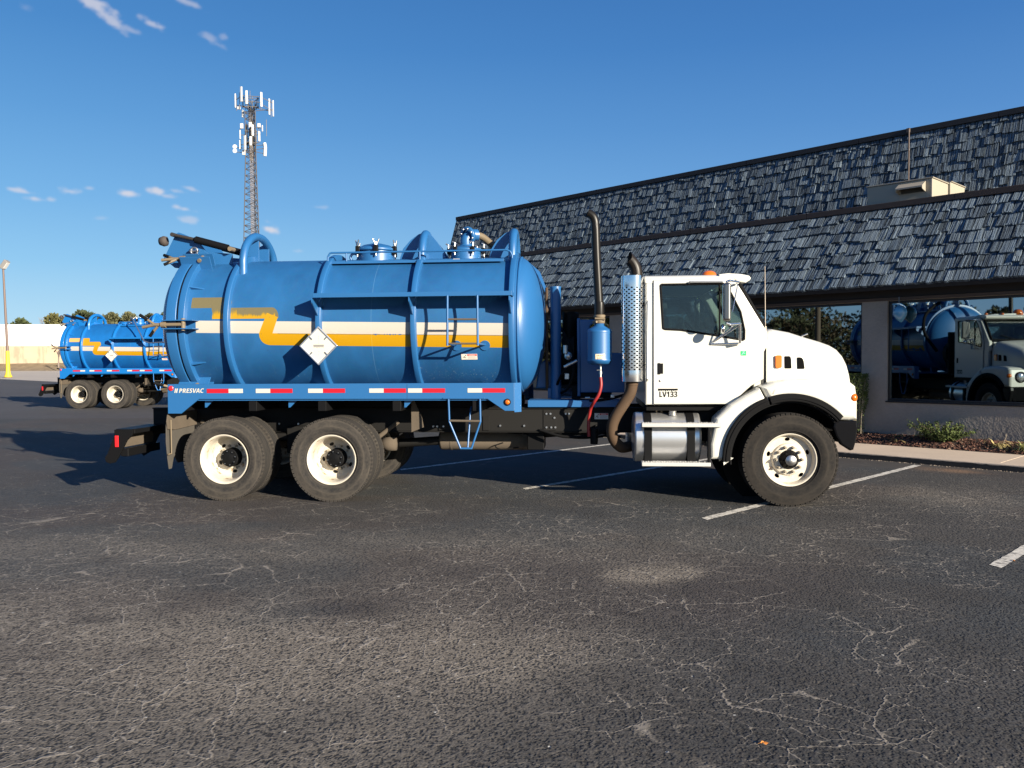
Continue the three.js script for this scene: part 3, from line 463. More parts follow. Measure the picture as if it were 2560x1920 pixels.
{ // lattice antenna tower
  const X = -46.75, Z = -150, t = thing('antenna_tower', 'tall steel lattice cell tower with white antenna panels behind the truck', 'tower', [X, 0, Z]);
  const steel = std([0.055, 0.048, 0.045], 0.6), galv = std([0.13, 0.12, 0.115], 0.5), white = std([0.5, 0.5, 0.49], 0.55), R = rng(9);
  const wAt = (y) => mix(2.15, 0.98, clamp(y / 38)) * (y > 38 ? 0.98 : 1), leg = (k, y) => { const a = 0.55 + k * 2.0944, r = wAt(y) * 1.12; return [Math.cos(a) * r, y, Math.sin(a) * r]; };
  const L = []; for (let k = 0; k < 3; k++) P('leg', rods(Array.from({ length: 12 }, (_, i) => leg(k, i * 4.2)), 0.085, 8), steel, t);
  for (let i = 0; i < 42; i++) { const y = i * 1.12, y2 = y + 1.12; for (let k = 0; k < 3; k++) { const a = leg(k, y), b = leg((k + 1) % 3, y2); L.push(rod(a, b, 0.045, 0.045, 5), rod(leg(k, y2), leg((k + 1) % 3, y2), 0.04, 0.04, 5)); if (i % 2 === 0) L.push(rod(leg((k + 1) % 3, y), leg(k, y2), 0.035, 0.035, 5)); } }
  P('bracing', L, steel, t);
  P('cable_run', Array.from({ length: 7 }, (_, i) => rod([-0.25 + 0.1 * i, 0, 0.35 - 0.04 * i], [-0.25 + 0.08 * i, 46, 0.3 - 0.04 * i], 0.035, 0.035, 5)), std([0.2, 0.17, 0.15], 0.5), t);
  P('ladder', [rod([0.25, 0, -0.3], [0.25, 46, -0.3], 0.03), rod([0.6, 0, -0.3], [0.6, 46, -0.3], 0.03), ...Array.from({ length: 100 }, (_, i) => rod([0.25, i * 0.46, -0.3], [0.6, i * 0.46, -0.3], 0.018, 0.018, 4))], galv, t);
  // platform frames with their panels: [x, top, bottom, depth]
  const panels = [[-49.3, 49.2, 46.7, 0.8], [-47.85, 50.1, 47.45, 1.9], [-46.9, 49.4, 47.0, 1.95], [-44.4, 49.2, 46.6, 1.6], [-43.5, 48.6, 45.7, -0.2], [-43.0, 48.5, 45.6, -0.9], [-48.66, 43.04, 41.23, 0.4], [-48.74, 41.05, 39.42, 0.4], [-47.46, 41.6, 39.05, 1.5], [-46.4, 41.4, 39.8, 1.6], [-46.04, 43.5, 41.55, 1.5], [-45.2, 42.6, 40.8, 0.5], [-48.0, 44.3, 43.2, -1.2], [-45.0, 44.0, 42.9, -0.8], [-48.7, 47.0, 45.6, -1.4]];
  for (const [x, a, b, d] of panels) { const p = P('antenna_panel', box(-0.2, 0.2, b, a, -0.1, 0.1, 0.05), white, t); p.position.set(x - X, 0, d); p.rotation.y = Math.atan2(x - X, d + 0.2); }
  const bars = [[[-47.7, 48.55, 1.8], [-44.3, 48.4, 1.5]], [[-47.7, 47.65, 1.8], [-44.3, 47.4, 1.5]], [[-47.9, 48.5, 1.8], [-49.2, 48.1, 0.7]], [[-49.2, 47.2, 0.7], [-46.75, 47.0, 0.2]], [[-44.4, 47.1, 1.5], [-43.1, 46.6, -0.8]], [[-44.4, 48.3, 1.5], [-43.0, 48.0, -0.8]], [[-48.7, 46.6, -1.4], [-43.1, 46.9, -0.9]], [[-46.75, 47.2, 0], [-43.3, 46.4, -0.5]], [[-48.7, 42, 0.3], [-45, 42, 0.4]], [[-48.7, 40.2, 0.3], [-45.2, 40.6, 0.5]], [[-47.46, 40.4, 1.4], [-46, 40.6, 1.4]], [[-49.6, 39, 0.2], [-46.75, 38.8, 0.3]], [[-49.6, 39.8, 0.2], [-47.2, 39.6, 0.3]], [[-46.2, 39.4, 0.2], [-44.3, 39.6, 0.3]], [[-46.2, 39.1, 0.2], [-44.3, 38.6, 0.3]], [[-46.2, 40.1, 0.2], [-44.5, 40.2, 0.3]], [[-47.6, 43.8, -1.1], [-45, 43.5, -0.8]]];
  P('antenna_mount', bars.map(([a, b]) => rod([a[0] - X, a[1], a[2]], [b[0] - X, b[1], b[2]], 0.06, 0.06, 6)), galv, t);
  for (const [y0, y1, r] of [[46.9, 48.4, 1.75], [40.6, 42.6, 1.25]]) for (let k = 0; k < 3; k++) {   // platform frame faces
    const a = 0.35 + k * 2.0944, b = a + 2.0944, A = [Math.cos(a) * r, Math.sin(a) * r], B = [Math.cos(b) * r, Math.sin(b) * r];
    P('platform_face', [y0, y1].map((y) => rod([A[0], y, A[1]], [B[0], y, B[1]], 0.06, 0.06, 6)).concat([0.1, 0.37, 0.63, 0.9].map((f) => rod([mix(A[0], B[0], f), y0 - 0.3, mix(A[1], B[1], f)], [mix(A[0], B[0], f), y1 + 0.3, mix(A[1], B[1], f)], 0.045, 0.045, 6))).concat([rod([0, y0 - 0.9, 0], [mix(A[0], B[0], 0.5), y0, mix(A[1], B[1], 0.5)], 0.06, 0.06, 6), rod([0, y0, 0], [A[0], y0, A[1]], 0.05, 0.05, 6)]), galv, t);
  }
  P('cable_bundle', Array.from({ length: 9 }, (_, i) => tube([[(R() - 0.5) * 2.6, 47.3 + R(), (R() - 0.5) * 2], [(R() - 0.5) * 1.5, 45.6, (R() - 0.5)], [(R() - 0.5) * 0.8, 43.5, (R() - 0.5) * 0.6], [(R() - 0.5) * 1.4, 40.5, (R() - 0.5)], [0, 37, 0.2]], 0.05, 24, 5)), std([0.02, 0.02, 0.02], 0.7), t);
  P('mast_pipe', [[-49.1, 46.2, 49.0, 0.75], [-48.4, 46.3, 49.3, 1.2], [-46.8, 46.8, 49.9, 0.3], [-44.5, 46.2, 49.3, 1.4], [-43.3, 45.4, 48.6, -0.5], [-48.6, 39.2, 43.4, 0.3], [-45.3, 40.4, 44, 0.4], [-47.9, 39, 44.6, -1], [-44.2, 42, 45, -0.6]].map(([x, a, b, d]) => rod([x - X, a, d], [x - X, b, d], 0.05, 0.05, 6)), galv, t);
  P('antenna_dish', merge([0, 0.75].map((o) => lathe([[0.001, -0.1], [0.3, -0.04], [0.4, 0.08], [0.39, 0.1], [0.001, 0.03]], 'z', 16).translate(-49.62 - X, 39.15 + o, 0.4))), white, t);
  P('antenna_drum', rods([[-44.28 - X, 38.2, 0.4], [-44.2 - X, 39, 0.45], [-44.15 - X, 39.8, 0.45], [-44.3 - X, 40.5, 0.4]], 0.3, 10), white, t);
  P('equipment_box', [[-46.65, 43.1, 44.1], [-48.2, 43.0, 43.9], [-45.1, 43.2, 43.9], [-48.65, 46.4, 46.9], [-47.9, 38.3, 39.2]].map(([x, a, b]) => box(x - X - 0.26, x - X + 0.26, a, b, 0.7, 1.0, 0.04)), std([0.5, 0.48, 0.45], 0.5), t);
}
// across the street behind the camera: what the shop windows mirror
{
  const R = rng(88), G = 'trees across the street'; const kinds = [['tall dark pine across the street mirrored in the shop windows', [0.024, 0.034, 0.017]], ['brown autumn tree across the street mirrored in the shop windows', [0.065, 0.046, 0.025]], ['olive green tree across the street mirrored in the shop windows', [0.04, 0.043, 0.02]]];
  for (let i = 0; i < 34; i++) { const k = i % 3, s = i / 33, x = mix(-52, -70, R()) , z = mix(-22, 52, s) + 2 * (R() - 0.5); tree('roadside_tree', kinds[k][0], G, x, 0, z, 5 + 2.5 * R(), (k === 1 ? 3.6 : 4.6) + 2.6 * R(), 300 + i, kinds[k][1], { n: 1500, leaf: 0.34, low: 0.0, cone: k === 0 ? 1 : 0 }); }
  const up = thing('utility_pole', 'wooden utility pole with wires across the street mirrored in the left window', 'utility pole', [-30, 0, -4.5]);
  P('pole', rod([0, 0, 0], [0.2, 10, 0], 0.2, 0.14, 10), std([0.07, 0.05, 0.035], 0.9), up); P('crossarm', box(-0.08, 0.08, 9, 9.16, -1.2, 1.2, 0.02), std([0.07, 0.05, 0.035], 0.9), up);
  for (const [y, o] of [[9.2, -1.1], [9.2, 1.1], [7.2, 0], [6.8, 0.1]]) P('wire', tube([[o * 0.1 - 14, y + 0.1, -60], [o * 0.1 - 7, y - 0.9, -30], [o * 0.1, y, o], [o * 0.1 + 7, y - 0.9, 30], [o * 0.1 + 14, y, 60]], 0.018, 40, 5), std([0.02, 0.02, 0.02], 0.7), up);
}
{ // leaves blown onto the lot
  for (const [x, z, r, label] of [[1.08, -3.56, 0.4, 'small orange leaf on the asphalt nearest the camera'], [4.12, -6.72, 1.6, 'small orange leaf beside the end of the right bay line']]) {
    const t = thing('fallen_leaf', label, 'leaf', [x, 0.006, z], r);
    P('blade', leaves([[0, 0.002, 0, 1, new THREE.Vector3(3, 0.2, 0)], [0.01, 0.004, 0.004, 0.8, new THREE.Vector3(2.5, 0.3, 1.2)]], 0.03, rng(7), 0.3), leafMat([0.42, 0.15, 0.03]), t); P('stalk', rod([0, 0.003, 0], [-0.015, 0.003, 0.002], 0.0012, 0.0012, 5), std([0.2, 0.1, 0.03], 0.9), t);
  }
}
// ---------------------------------------------------------------- tanker trucks (x forward, y up, z to the right hand side of the truck)
const bold = await new FontLoader().loadAsync('fonts/droid/droid_sans_bold.typeface.json');
const regular = await new FontLoader().loadAsync('fonts/droid/droid_sans_regular.typeface.json');
function text(s, font, size, x, y, z, { depth = 0.003, shear = 0, wide = 1 } = {}) {
  const g = new TextGeometry(s, { font, size, depth, curveSegments: 4, bevelEnabled: false });
  const m = new THREE.Matrix4().makeShear(0, 0, shear, 0, 0, 0); const p = g.attributes.position; for (let i = 0; i < p.count; i++) p.setX(i, p.getX(i) * wide + shear * p.getY(i)); g.computeVertexNormals(); return g.translate(x, y, z);
}
const grainTex = tex(512, 512, (x, y) => { const a = tilingNoise(x, y, 512, 6, 5), b = tilingNoise(x, y, 512, 60, 2), k = 0.72 + 0.4 * a + 0.16 * b; return [k, k, k].map((v) => clamp(v)); });
const mBlueNear = std([0.015, 0.096, 0.25], 0.42, { clearcoat: 0.25, clearcoatRoughness: 0.3 });
const mBlueFar = std([0.006, 0.125, 0.38], 0.34, { clearcoat: 0.5, clearcoatRoughness: 0.25 });
const mWhite = std([0.54, 0.53, 0.475], 0.4, { clearcoat: 0.6, clearcoatRoughness: 0.12 });
const mBlack = std([0.006, 0.006, 0.0065], 0.5, { specularIntensity: 0.2 }), mRubber = std([0.006, 0.006, 0.0065], 0.8, { specularIntensity: 0.2 }), mFrame = std([0.009, 0.0085, 0.008], 0.65, { specularIntensity: 0.4, map: grainTex }), mDirty = std([0.085, 0.066, 0.047], 0.95, { map: grainTex });
const mChrome = std([0.82, 0.82, 0.82], 0.12, { metalness: 1 }), mSteel = std([0.55, 0.54, 0.52], 0.38, { metalness: 1 }), mAlu = std([0.78, 0.78, 0.78], 0.34, { metalness: 0.9 }), mRusty = std([0.07, 0.044, 0.027], 0.75, { specularIntensity: 0.4, map: grainTex }), mBrass = std([0.15, 0.115, 0.072], 0.65);
const mRed = std([0.4, 0.006, 0.016], 0.4), mTapeWhite = std([0.46, 0.44, 0.39], 0.45), mAmber = std([0.55, 0.12, 0.004], 0.2, { clearcoat: 1 }), mRedLamp = std([0.6, 0.015, 0.02], 0.2, { clearcoat: 1 });
const mGlass = new THREE.MeshPhysicalMaterial({ color: new THREE.Color().setRGB(0.6, 0.68, 0.67), transmission: 1, thickness: 0, roughness: 0.02, ior: 1.6 }), mSeat = std([0.03, 0.032, 0.035], 0.85), mTan = std([0.13, 0.13, 0.12], 0.8), mMirrorGlass = std([0.85, 0.87, 0.88], 0.02, { metalness: 1 });
const mVent = std([0.004, 0.004, 0.004], 0.95, { specularIntensity: 0.15 });
const mHose = std([0.24, 0.015, 0.015], 0.5), mLens = std([0.9, 0.9, 0.9], 0.05, { metalness: 0.9 });
const mWheelPaint = std([1, 1, 1], 0.55, { map: tex(512, 256, (x, y) => { const a = tilingNoise(x, y * 2, 512, 10, 5), b = tilingNoise(x + 40, y * 2, 512, 40, 3), s = smooth(0.6, 0.74, a * 0.7 + b * 0.3), k = 0.85 + 0.3 * b; return [mix(0.5, 0.22, s) * k, mix(0.455, 0.15, s) * k, mix(0.375, 0.09, s) * k]; }) });
const mLug = std([0.3, 0.26, 0.2], 0.6, { map: grainTex });
const dotAlpha = (() => { const N = 64, d = new Uint8Array(N * N * 4); for (let y = 0; y < N; y++) for (let x = 0; x < N; x++) { const h = (cx, cy) => Math.hypot(x - cx, y - cy) < 13.5; d.fill(h(16, 16) || h(48, 48) ? 0 : 255, (y * N + x) * 4, (y * N + x) * 4 + 4); } const t = new THREE.DataTexture(d, N, N); t.wrapS = t.wrapT = THREE.RepeatWrapping; t.magFilter = THREE.LinearFilter; t.needsUpdate = true; return t; })();
const dots = (rx, ry) => { const t = dotAlpha.clone(); t.repeat.set(rx, ry); t.needsUpdate = true; return t; };
const mGuard = std([0.85, 0.85, 0.85], 0.14, { metalness: 1, alphaMap: dots(13, 21), alphaTest: 0.5, side: THREE.DoubleSide });
const mGrate = std([0.016, 0.094, 0.245], 0.4, { alphaMap: dots(46, 5), alphaTest: 0.5, side: THREE.DoubleSide });
const tyreTex = tex(1024, 256, (x, y) => {   // u round the tyre, v across it: black rubber with dried tan dirt, rubbed in rings
  const v = y / 255, a = tilingNoise(x, y * 4, 1024, 16, 4), b = tilingNoise(x, y * 4, 1024, 120, 2), rings = noise(3.3, v * 46), tread = smooth(0.3, 0.36, v) * smooth(0.7, 0.64, v), bead = smooth(0.16, 0.05, v) + smooth(0.84, 0.95, v);
  const d = clamp(0.34 + 0.42 * (a - 0.5) + 0.3 * (b - 0.5) + 0.42 * (rings - 0.5) - 0.18 * bead) * mix(1, 0.45, tread);
  return [mix(0.013, 0.098, d), mix(0.013, 0.083, d), mix(0.014, 0.066, d)]; });
const mTyre = new THREE.MeshPhysicalMaterial({ map: tyreTex, bumpMap: tyreTex, bumpScale: 0.004, roughness: 0.9, specularIntensity: 0.5 }), mTyreFront = mTyre.clone(); mTyreFront.color.setRGB(0.46, 0.45, 0.45);

const ring = (n, r, f, a0 = 0) => Array.from({ length: n }, (_, i) => f(Math.cos(a0 + i / n * 2 * Math.PI) * r, Math.sin(a0 + i / n * 2 * Math.PI) * r, a0 + i / n * 2 * Math.PI));
function tyreGeo(R, W, rb, lugs) {
  const w = W / 2, prof = [[rb - 0.01, -w * 0.72], [rb, -w * 0.8], [rb + 0.018, -w * 0.86], [rb + 0.05, -w * 0.98], [rb + (R - rb) * 0.45, -w], [rb + (R - rb) * 0.5, -w - 0.002], [rb + (R - rb) * 0.55, -w * 0.995], [R - 0.055, -w * 0.965], [R - 0.03, -w * 0.94], [R - 0.012, -w * 0.9], [R - 0.002, -w * 0.82]];
  const grooves = [-0.58, -0.2, 0.2, 0.58], gw = 0.007; const tread = []; for (const q of grooves) tread.push([R, q * w - gw], [R - 0.014, q * w - gw + 0.002], [R - 0.014, q * w + gw - 0.002], [R, q * w + gw]);
  const all = [...prof, ...tread, ...prof.slice().reverse().map(([r, z]) => [r, -z])], g = [lathe(all, 'z', 72)];
  for (const s of [-1, 1]) g.push(...ring(lugs, R - 0.0115, (x, y, a) => new THREE.BoxGeometry(0.02, 2 * Math.PI * R / lugs * 0.74, w * 0.22).rotateZ(a).translate(x, y, s * w * 0.84)), lathe([[rb + 0.03, s * w * 0.93], [rb + 0.034, s * (w * 0.93 + 0.006)], [rb + 0.04, s * w * 0.95]], 'z', 60));
  return merge(g);
}
const tyreRear = tyreGeo(0.503, 0.27, 0.292, 64), tyreFrontG = tyreGeo(0.531, 0.33, 0.3, 58);
function discGeo(r0, r1, hr, holeR, n, z0, z1, a0) {
  const s = new THREE.Shape(); s.absarc(0, 0, r1, 0, Math.PI * 2); const c = new THREE.Path(); c.absarc(0, 0, r0, 0, Math.PI * 2, true); s.holes.push(c);
  ring(n, hr, (x, y, a) => { const h = new THREE.Path(); h.absellipse(x, y, holeR * 0.75, holeR * 1.15, 0, Math.PI * 2, true, a); s.holes.push(h); }, a0);
  return new THREE.ExtrudeGeometry(s, { depth: z1 - z0, bevelEnabled: false, curveSegments: 32 }).translate(0, 0, z0);
}
function wheelRear(outer, rot) {
  const w = new THREE.Group(); w.name = 'wheel';
  P('tyre', tyreRear, mTyre, w);
  P('rim', [lathe([[0.235, -0.15], [0.255, -0.13], [0.262, -0.02], [0.268, 0.06], [0.28, 0.1], [0.297, 0.112], [0.3, 0.118], [0.297, 0.124], [0.286, 0.12], [0.27, 0.1], [0.26, 0.05], [0.254, -0.04], [0.246, -0.11], [0.225, -0.138]], 'z', 64), lathe([[0.24, -0.128], [0.215, -0.146], [0.195, -0.15]], 'z', 64), discGeo(0.1, 0.205, 0.178, 0.026, 5, -0.156, -0.146, rot)], mWheelPaint, w, outer ? 'white painted dished rim with five hand holes' : undefined);
  P('back_plate', lathe([[0.001, -0.175], [0.24, -0.175]], 'z', 32), mBlack, w);
  if (outer) {
    each('lug_nut', ring(10, 0.142, (x, y) => merge([new THREE.CylinderGeometry(0.017, 0.017, 0.03, 6).rotateX(Math.PI / 2).translate(x, y, -0.132), new THREE.CylinderGeometry(0.009, 0.009, 0.05, 8).rotateX(Math.PI / 2).translate(x, y, -0.125)])), mLug, w);
    P('hub', [lathe([[0.118, -0.15], [0.112, -0.12], [0.106, -0.075], [0.104, -0.055], [0.11, -0.05], [0.11, -0.038], [0.095, -0.034], [0.06, -0.034], [0.05, -0.024], [0.001, -0.02]], 'z', 40), ...ring(8, 0.084, (x, y) => new THREE.CylinderGeometry(0.011, 0.011, 0.03, 6).rotateX(Math.PI / 2).translate(x, y, -0.028))], mBlack, w);
    each('hub_bolt', ring(8, 0.084, (x, y) => new THREE.CylinderGeometry(0.006, 0.006, 0.012, 6).rotateX(Math.PI / 2).translate(x, y, -0.008), 0.2), mSteel, w);
  }
  return w;
}
function wheelFront() {
  const w = new THREE.Group(); w.name = 'wheel';
  P('tyre', tyreFrontG, mTyreFront, w);
  P('rim', [lathe([[0.26, -0.12], [0.275, 0.0], [0.286, 0.105], [0.3, 0.118], [0.304, 0.126], [0.3, 0.134], [0.288, 0.128], [0.276, 0.11], [0.268, 0.07], [0.262, 0.05]], 'z', 64), discGeo(0.17, 0.268, 0.228, 0.026, 5, 0.045, 0.055, 1.62), lathe([[0.19, 0.05], [0.182, 0.07], [0.172, 0.085], [0.12, 0.09], [0.09, 0.09]], 'z', 56)], mWheelPaint, w, 'white painted steel rim with five oval hand holes');
  P('back_plate', lathe([[0.001, 0.0], [0.264, 0.0]], 'z', 32), mBlack, w);
  each('lug_nut', ring(10, 0.143, (x, y) => merge([new THREE.CylinderGeometry(0.019, 0.019, 0.035, 6).rotateX(Math.PI / 2).translate(x, y, 0.105), new THREE.CylinderGeometry(0.01, 0.01, 0.055, 8).rotateX(Math.PI / 2).translate(x, y, 0.115)])), mLug, w);
  P('hub', [lathe([[0.112, 0.085], [0.108, 0.1], [0.09, 0.13], [0.075, 0.15], [0.07, 0.185], [0.05, 0.19]], 'z', 40), ...ring(6, 0.078, (x, y) => new THREE.CylinderGeometry(0.011, 0.011, 0.03, 6).rotateX(Math.PI / 2).translate(x, y, 0.15))], mBlack, w);
  P('hub_cap', lathe([[0.06, 0.185], [0.058, 0.2], [0.03, 0.204], [0.026, 0.212], [0.001, 0.213]], 'z', 32), mSteel, w);
  return w;
}
const XA = -1.25, XB = 2.82, TY = 2.13, TR = 0.865;
function tankPaint(far) {                      // painted stripes, faded decals, scratches; both sides the same
  return canvasTex(2048, 1024, (c, W, H) => {
    const X = (x) => (x - XA) / (XB - XA) * W, Y = (y) => Math.acos(clamp((y - TY) / TR, -1, 1)) / Math.PI * H, S = (v) => byte(v), col = (r, g, b, a = 1) => `rgba(${S(r)},${S(g)},${S(b)},${a})`;
    c.fillStyle = far ? col(0.006, 0.115, 0.36) : col(0.016, 0.1, 0.258); c.fillRect(0, 0, W, H);
    const R = rng(far ? 6 : 4);
    for (let i = 0; i < 500; i++) { const x = R() * W, y = R() * H, r = 30 + 120 * R(), g = c.createRadialGradient(x, y, 0, x, y, r), l = R() < 0.5; g.addColorStop(0, l ? col(0.022, 0.1, 0.25, 0.06) : col(0.01, 0.072, 0.215, 0.06)); g.addColorStop(1, 'rgba(0,0,0,0)'); c.fillStyle = g; c.fillRect(x - r, y - r, 2 * r, 2 * r); }
    const poly = (pts, f) => { c.fillStyle = f; c.beginPath(); pts.forEach(([x, y], i) => (i ? c.lineTo(X(x), Y(y)) : c.moveTo(X(x), Y(y)))); c.closePath(); c.fill(); };
    const rnd = (x0, x1, y0, y1, f, r) => { c.fillStyle = f; c.beginPath(); c.roundRect(X(x0), Y(y1), X(x1) - X(x0), Y(y0) - Y(y1), r); c.fill(); };
    const yel = col(0.4, 0.21, 0.0), wh = col(0.42, 0.375, 0.325), old = col(0.125, 0.105, 0.05), dr = -0.0172, wt = (x) => 2.182 + dr * (x + 1.14), wb = (x) => 2.03 + dr * (x + 1.14) * 0.9, yb = (x) => 1.872 + dr * (x + 0.2);
    if (!far) {
      rnd(-1.21, -0.69, 2.337, 2.47, old, [10, 60, 60, 10]); rnd(-0.945, -0.7, 2.2, 2.4, old, [10, 10, 10, 60]);
      rnd(-0.75, -0.085, 2.198, 2.337, old, [4, 60, 8, 4]);
      for (let i = 0; i < 1700; i++) { const x = -0.93 + 0.8 * R(), k = Math.min(0.125, (x < -0.62 ? 0.11 : 0.075) * (0.35 + 0.9 * fbm(x * 22, 2, 3)) * (0.6 + 0.6 * R())), g = c.createLinearGradient(0, Y(2.2), 0, Y(2.2 + k)); g.addColorStop(0, col(0.4, 0.21, 0.0, 0.55)); g.addColorStop(0.5, col(0.4, 0.21, 0.0, 0.3)); g.addColorStop(1, col(0.4, 0.21, 0.0, 0)); c.fillStyle = g; c.fillRect(X(x), Y(2.2 + k), 1 + 2 * R(), Y(2.2) - Y(2.2 + k)); }
    } else { rnd(-1.21, -0.72, 2.337, 2.47, col(0.6, 0.3, 0.09), 8); rnd(-0.72, -0.45, 2.2, 2.47, yel, 22); rnd(-0.75, -0.02, 2.198, 2.337, yel, [4, 34, 4, 4]); poly([[-0.24, 2.26], [-0.02, 2.26], [-0.17, 2.0], [-0.33, 2.0]], yel); }
    poly([[-1.14, wt(-1.14)], [2.82, wt(2.82)], [2.82, wb(2.82)], [-1.14, wb(-1.14)]], wh);
    if (far) poly([[-0.24, 2.26], [-0.05, 2.26], [-0.17, 2.0], [-0.33, 2.0]], yel); else poly([[-0.229, 2.268], [-0.092, 2.215], [-0.165, 2.015], [-0.335, 2.015]], yel);
    c.fillStyle = yel; c.beginPath(); c.moveTo(X(-0.336), Y(2.02)); c.lineTo(X(2.82), Y(wb(2.82) - 0.004)); c.lineTo(X(2.82), Y(yb(2.82))); c.lineTo(X(-0.2), Y(yb(-0.2))); c.bezierCurveTo(X(-0.29), Y(1.876), X(-0.34), Y(1.93), X(-0.336), Y(2.02)); c.fill();
    c.strokeStyle = col(0.05, 0.045, 0.04, 0.7); c.lineWidth = 2; c.beginPath(); c.moveTo(X(-0.1), Y(wb(-0.1) - 0.002)); c.lineTo(X(2.82), Y(wb(2.82) - 0.002)); c.stroke();
    c.strokeStyle = col(0.4, 0.45, 0.5, 0.35); c.lineWidth = 2; c.beginPath(); c.moveTo(X(1.075), 0); c.lineTo(X(1.072), H); c.stroke();
    for (let i = 0; i < 16; i++) { const x = 1.08 + 0.6 * R(); c.fillStyle = col(0.02, 0.07, 0.2); c.fillRect(X(x), Y(wb(x) + 0.004), 4 + 14 * R() * R(), 3 + 3 * R()); }
    // scratches, chips and run marks low on the shell
    for (let i = 0; i < 260; i++) { const x = XA + (XB - XA) * R(), y = Y(TY - 0.45) + (H - Y(TY - 0.45)) * 0.55 * R(); c.strokeStyle = R() < 0.5 ? col(0.2, 0.26, 0.3, 0.25) : col(0.012, 0.05, 0.12, 0.4); c.lineWidth = 0.7 + R(); c.beginPath(); c.moveTo(X(x), y); c.lineTo(X(x) + (R() - 0.3) * 8, y + 10 + 60 * R() * R()); c.stroke(); }
    for (let i = 0; i < 190; i++) { const x = (R() < 0.5 ? mix(1.6, 2.7, R()) : mix(XA, XB, R())), y = Y(TY - 0.52) + (R() + R()) * 80; c.fillStyle = col(0.34, 0.36, 0.36, 0.3 + 0.4 * R()); c.beginPath(); c.ellipse(X(x), y, 1 + 5 * R() * R(), 0.8 + 2 * R(), R() * 3, 0, 7); c.fill(); }
    for (let i = 0; i < 40; i++) { c.fillStyle = col(0.01, 0.03, 0.07, 0.5); c.beginPath(); c.ellipse(R() * W, R() * H, 1 + 3 * R() * R(), 1 + 2 * R(), 0, 0, 7); c.fill(); }
  });
}
function shellGeo() {
  const n = 128, pos = [], nor = [], uv = [], ix = [];
  for (let i = 0; i <= n; i++) { const a = i / n * 2 * Math.PI, s = Math.sin(a), k = Math.cos(a), v = 1 - Math.min(a, 2 * Math.PI - a) / Math.PI; for (const x of [XA, XB]) { pos.push(x, TY + TR * k, TR * s); nor.push(0, k, s); uv.push((x - XA) / (XB - XA), v); } }
  for (let i = 0; i < n; i++) ix.push(2 * i, 2 * i + 2, 2 * i + 1, 2 * i + 1, 2 * i + 2, 2 * i + 3);
  const g = new THREE.BufferGeometry(); g.setAttribute('position', new THREE.Float32BufferAttribute(pos, 3)); g.setAttribute('normal', new THREE.Float32BufferAttribute(nor, 3)); g.setAttribute('uv', new THREE.Float32BufferAttribute(uv, 2)); g.setIndex(ix); return g;
}
function cutTube(pts, r, slope, n = 30) {      // open pipe whose end is cut off along a slanting plane
  const g = tube(pts, r, n, 20), p = g.attributes.position, e = new THREE.Vector3(...pts[pts.length - 1]), d = e.clone().sub(new THREE.Vector3(...pts[pts.length - 2])).normalize(), N = new THREE.Vector3(...slope).normalize(), v = new THREE.Vector3();
  for (let i = p.count - 21; i < p.count; i++) { v.fromBufferAttribute(p, i).sub(e); v.addScaledVector(d, -v.dot(N) / d.dot(N)); p.setXYZ(i, v.x + e.x, v.y + e.y, v.z + e.z); }
  g.computeVertexNormals(); return g;
}
const around = (g, phi) => g.rotateX(phi).translate(0, TY, 0);      // radial +y turned to the angle phi from the top towards +z
const sticker = (w, h, draw) => new THREE.MeshPhysicalMaterial({ map: canvasTex(w, h, draw), roughness: 0.5 });
const mWarn = sticker(256, 96, (c, w, h) => { c.fillStyle = '#d8cfc0'; c.fillRect(0, 0, w, h); c.fillStyle = '#c43030'; c.fillRect(96, 4, 156, 26); c.fillStyle = '#e8e0d4'; c.font = 'bold 20px sans-serif'; c.fillText('WARNING', 122, 25); c.strokeStyle = '#222'; c.lineWidth = 6; c.beginPath(); c.moveTo(20, 70); c.lineTo(45, 50); c.lineTo(70, 25); c.moveTo(45, 50); c.lineTo(75, 66); c.moveTo(38, 40); c.lineTo(62, 74); c.stroke(); c.beginPath(); c.arc(72, 20, 7, 0, 7); c.fillStyle = '#222'; c.fill(); c.fillStyle = '#777'; for (let i = 0; i < 4; i++) c.fillRect(104, 40 + i * 13, 120 + 20 * (i % 2), 4); });
const mDrain = sticker(256, 150, (c, w, h) => { c.fillStyle = '#e2d2b4'; c.fillRect(0, 0, w, h); c.fillStyle = '#8a4a1c'; c.font = 'bold 62px sans-serif'; c.textAlign = 'center'; c.fillText('DRAIN', 128, 66); c.fillText('DAILY', 128, 132); });
const mPlacard = sticker(512, 512, (c, w, h) => { c.fillStyle = '#bdb9ae'; c.fillRect(0, 0, w, h); c.save(); c.translate(256, 256); c.rotate(Math.PI / 4); c.fillStyle = '#807d78'; c.fillRect(-110, -22, 222, 40); const R = rng(2); for (let i = 0; i < 14; i++) c.fillRect(-100 + i * 15, 14, 9, 12 + 22 * R()); c.fillStyle = '#5a5850'; for (const y of [-190, -150, -100, -55, 120, 190]) { c.beginPath(); c.arc(R() * 8, y, 5, 0, 7); c.fill(); } c.restore(); });
const mGreen = sticker(64, 64, (c) => { c.fillStyle = '#12c060'; c.fillRect(0, 0, 64, 64); c.strokeStyle = '#9be8bd'; c.lineWidth = 7; c.beginPath(); c.moveTo(10, 54); c.lineTo(30, 24); c.lineTo(52, 40); c.moveTo(20, 14); c.lineTo(46, 10); c.stroke(); });
const card = (w, h, x, y, z) => new THREE.BoxGeometry(w, h, 0.004).translate(x, y, z);

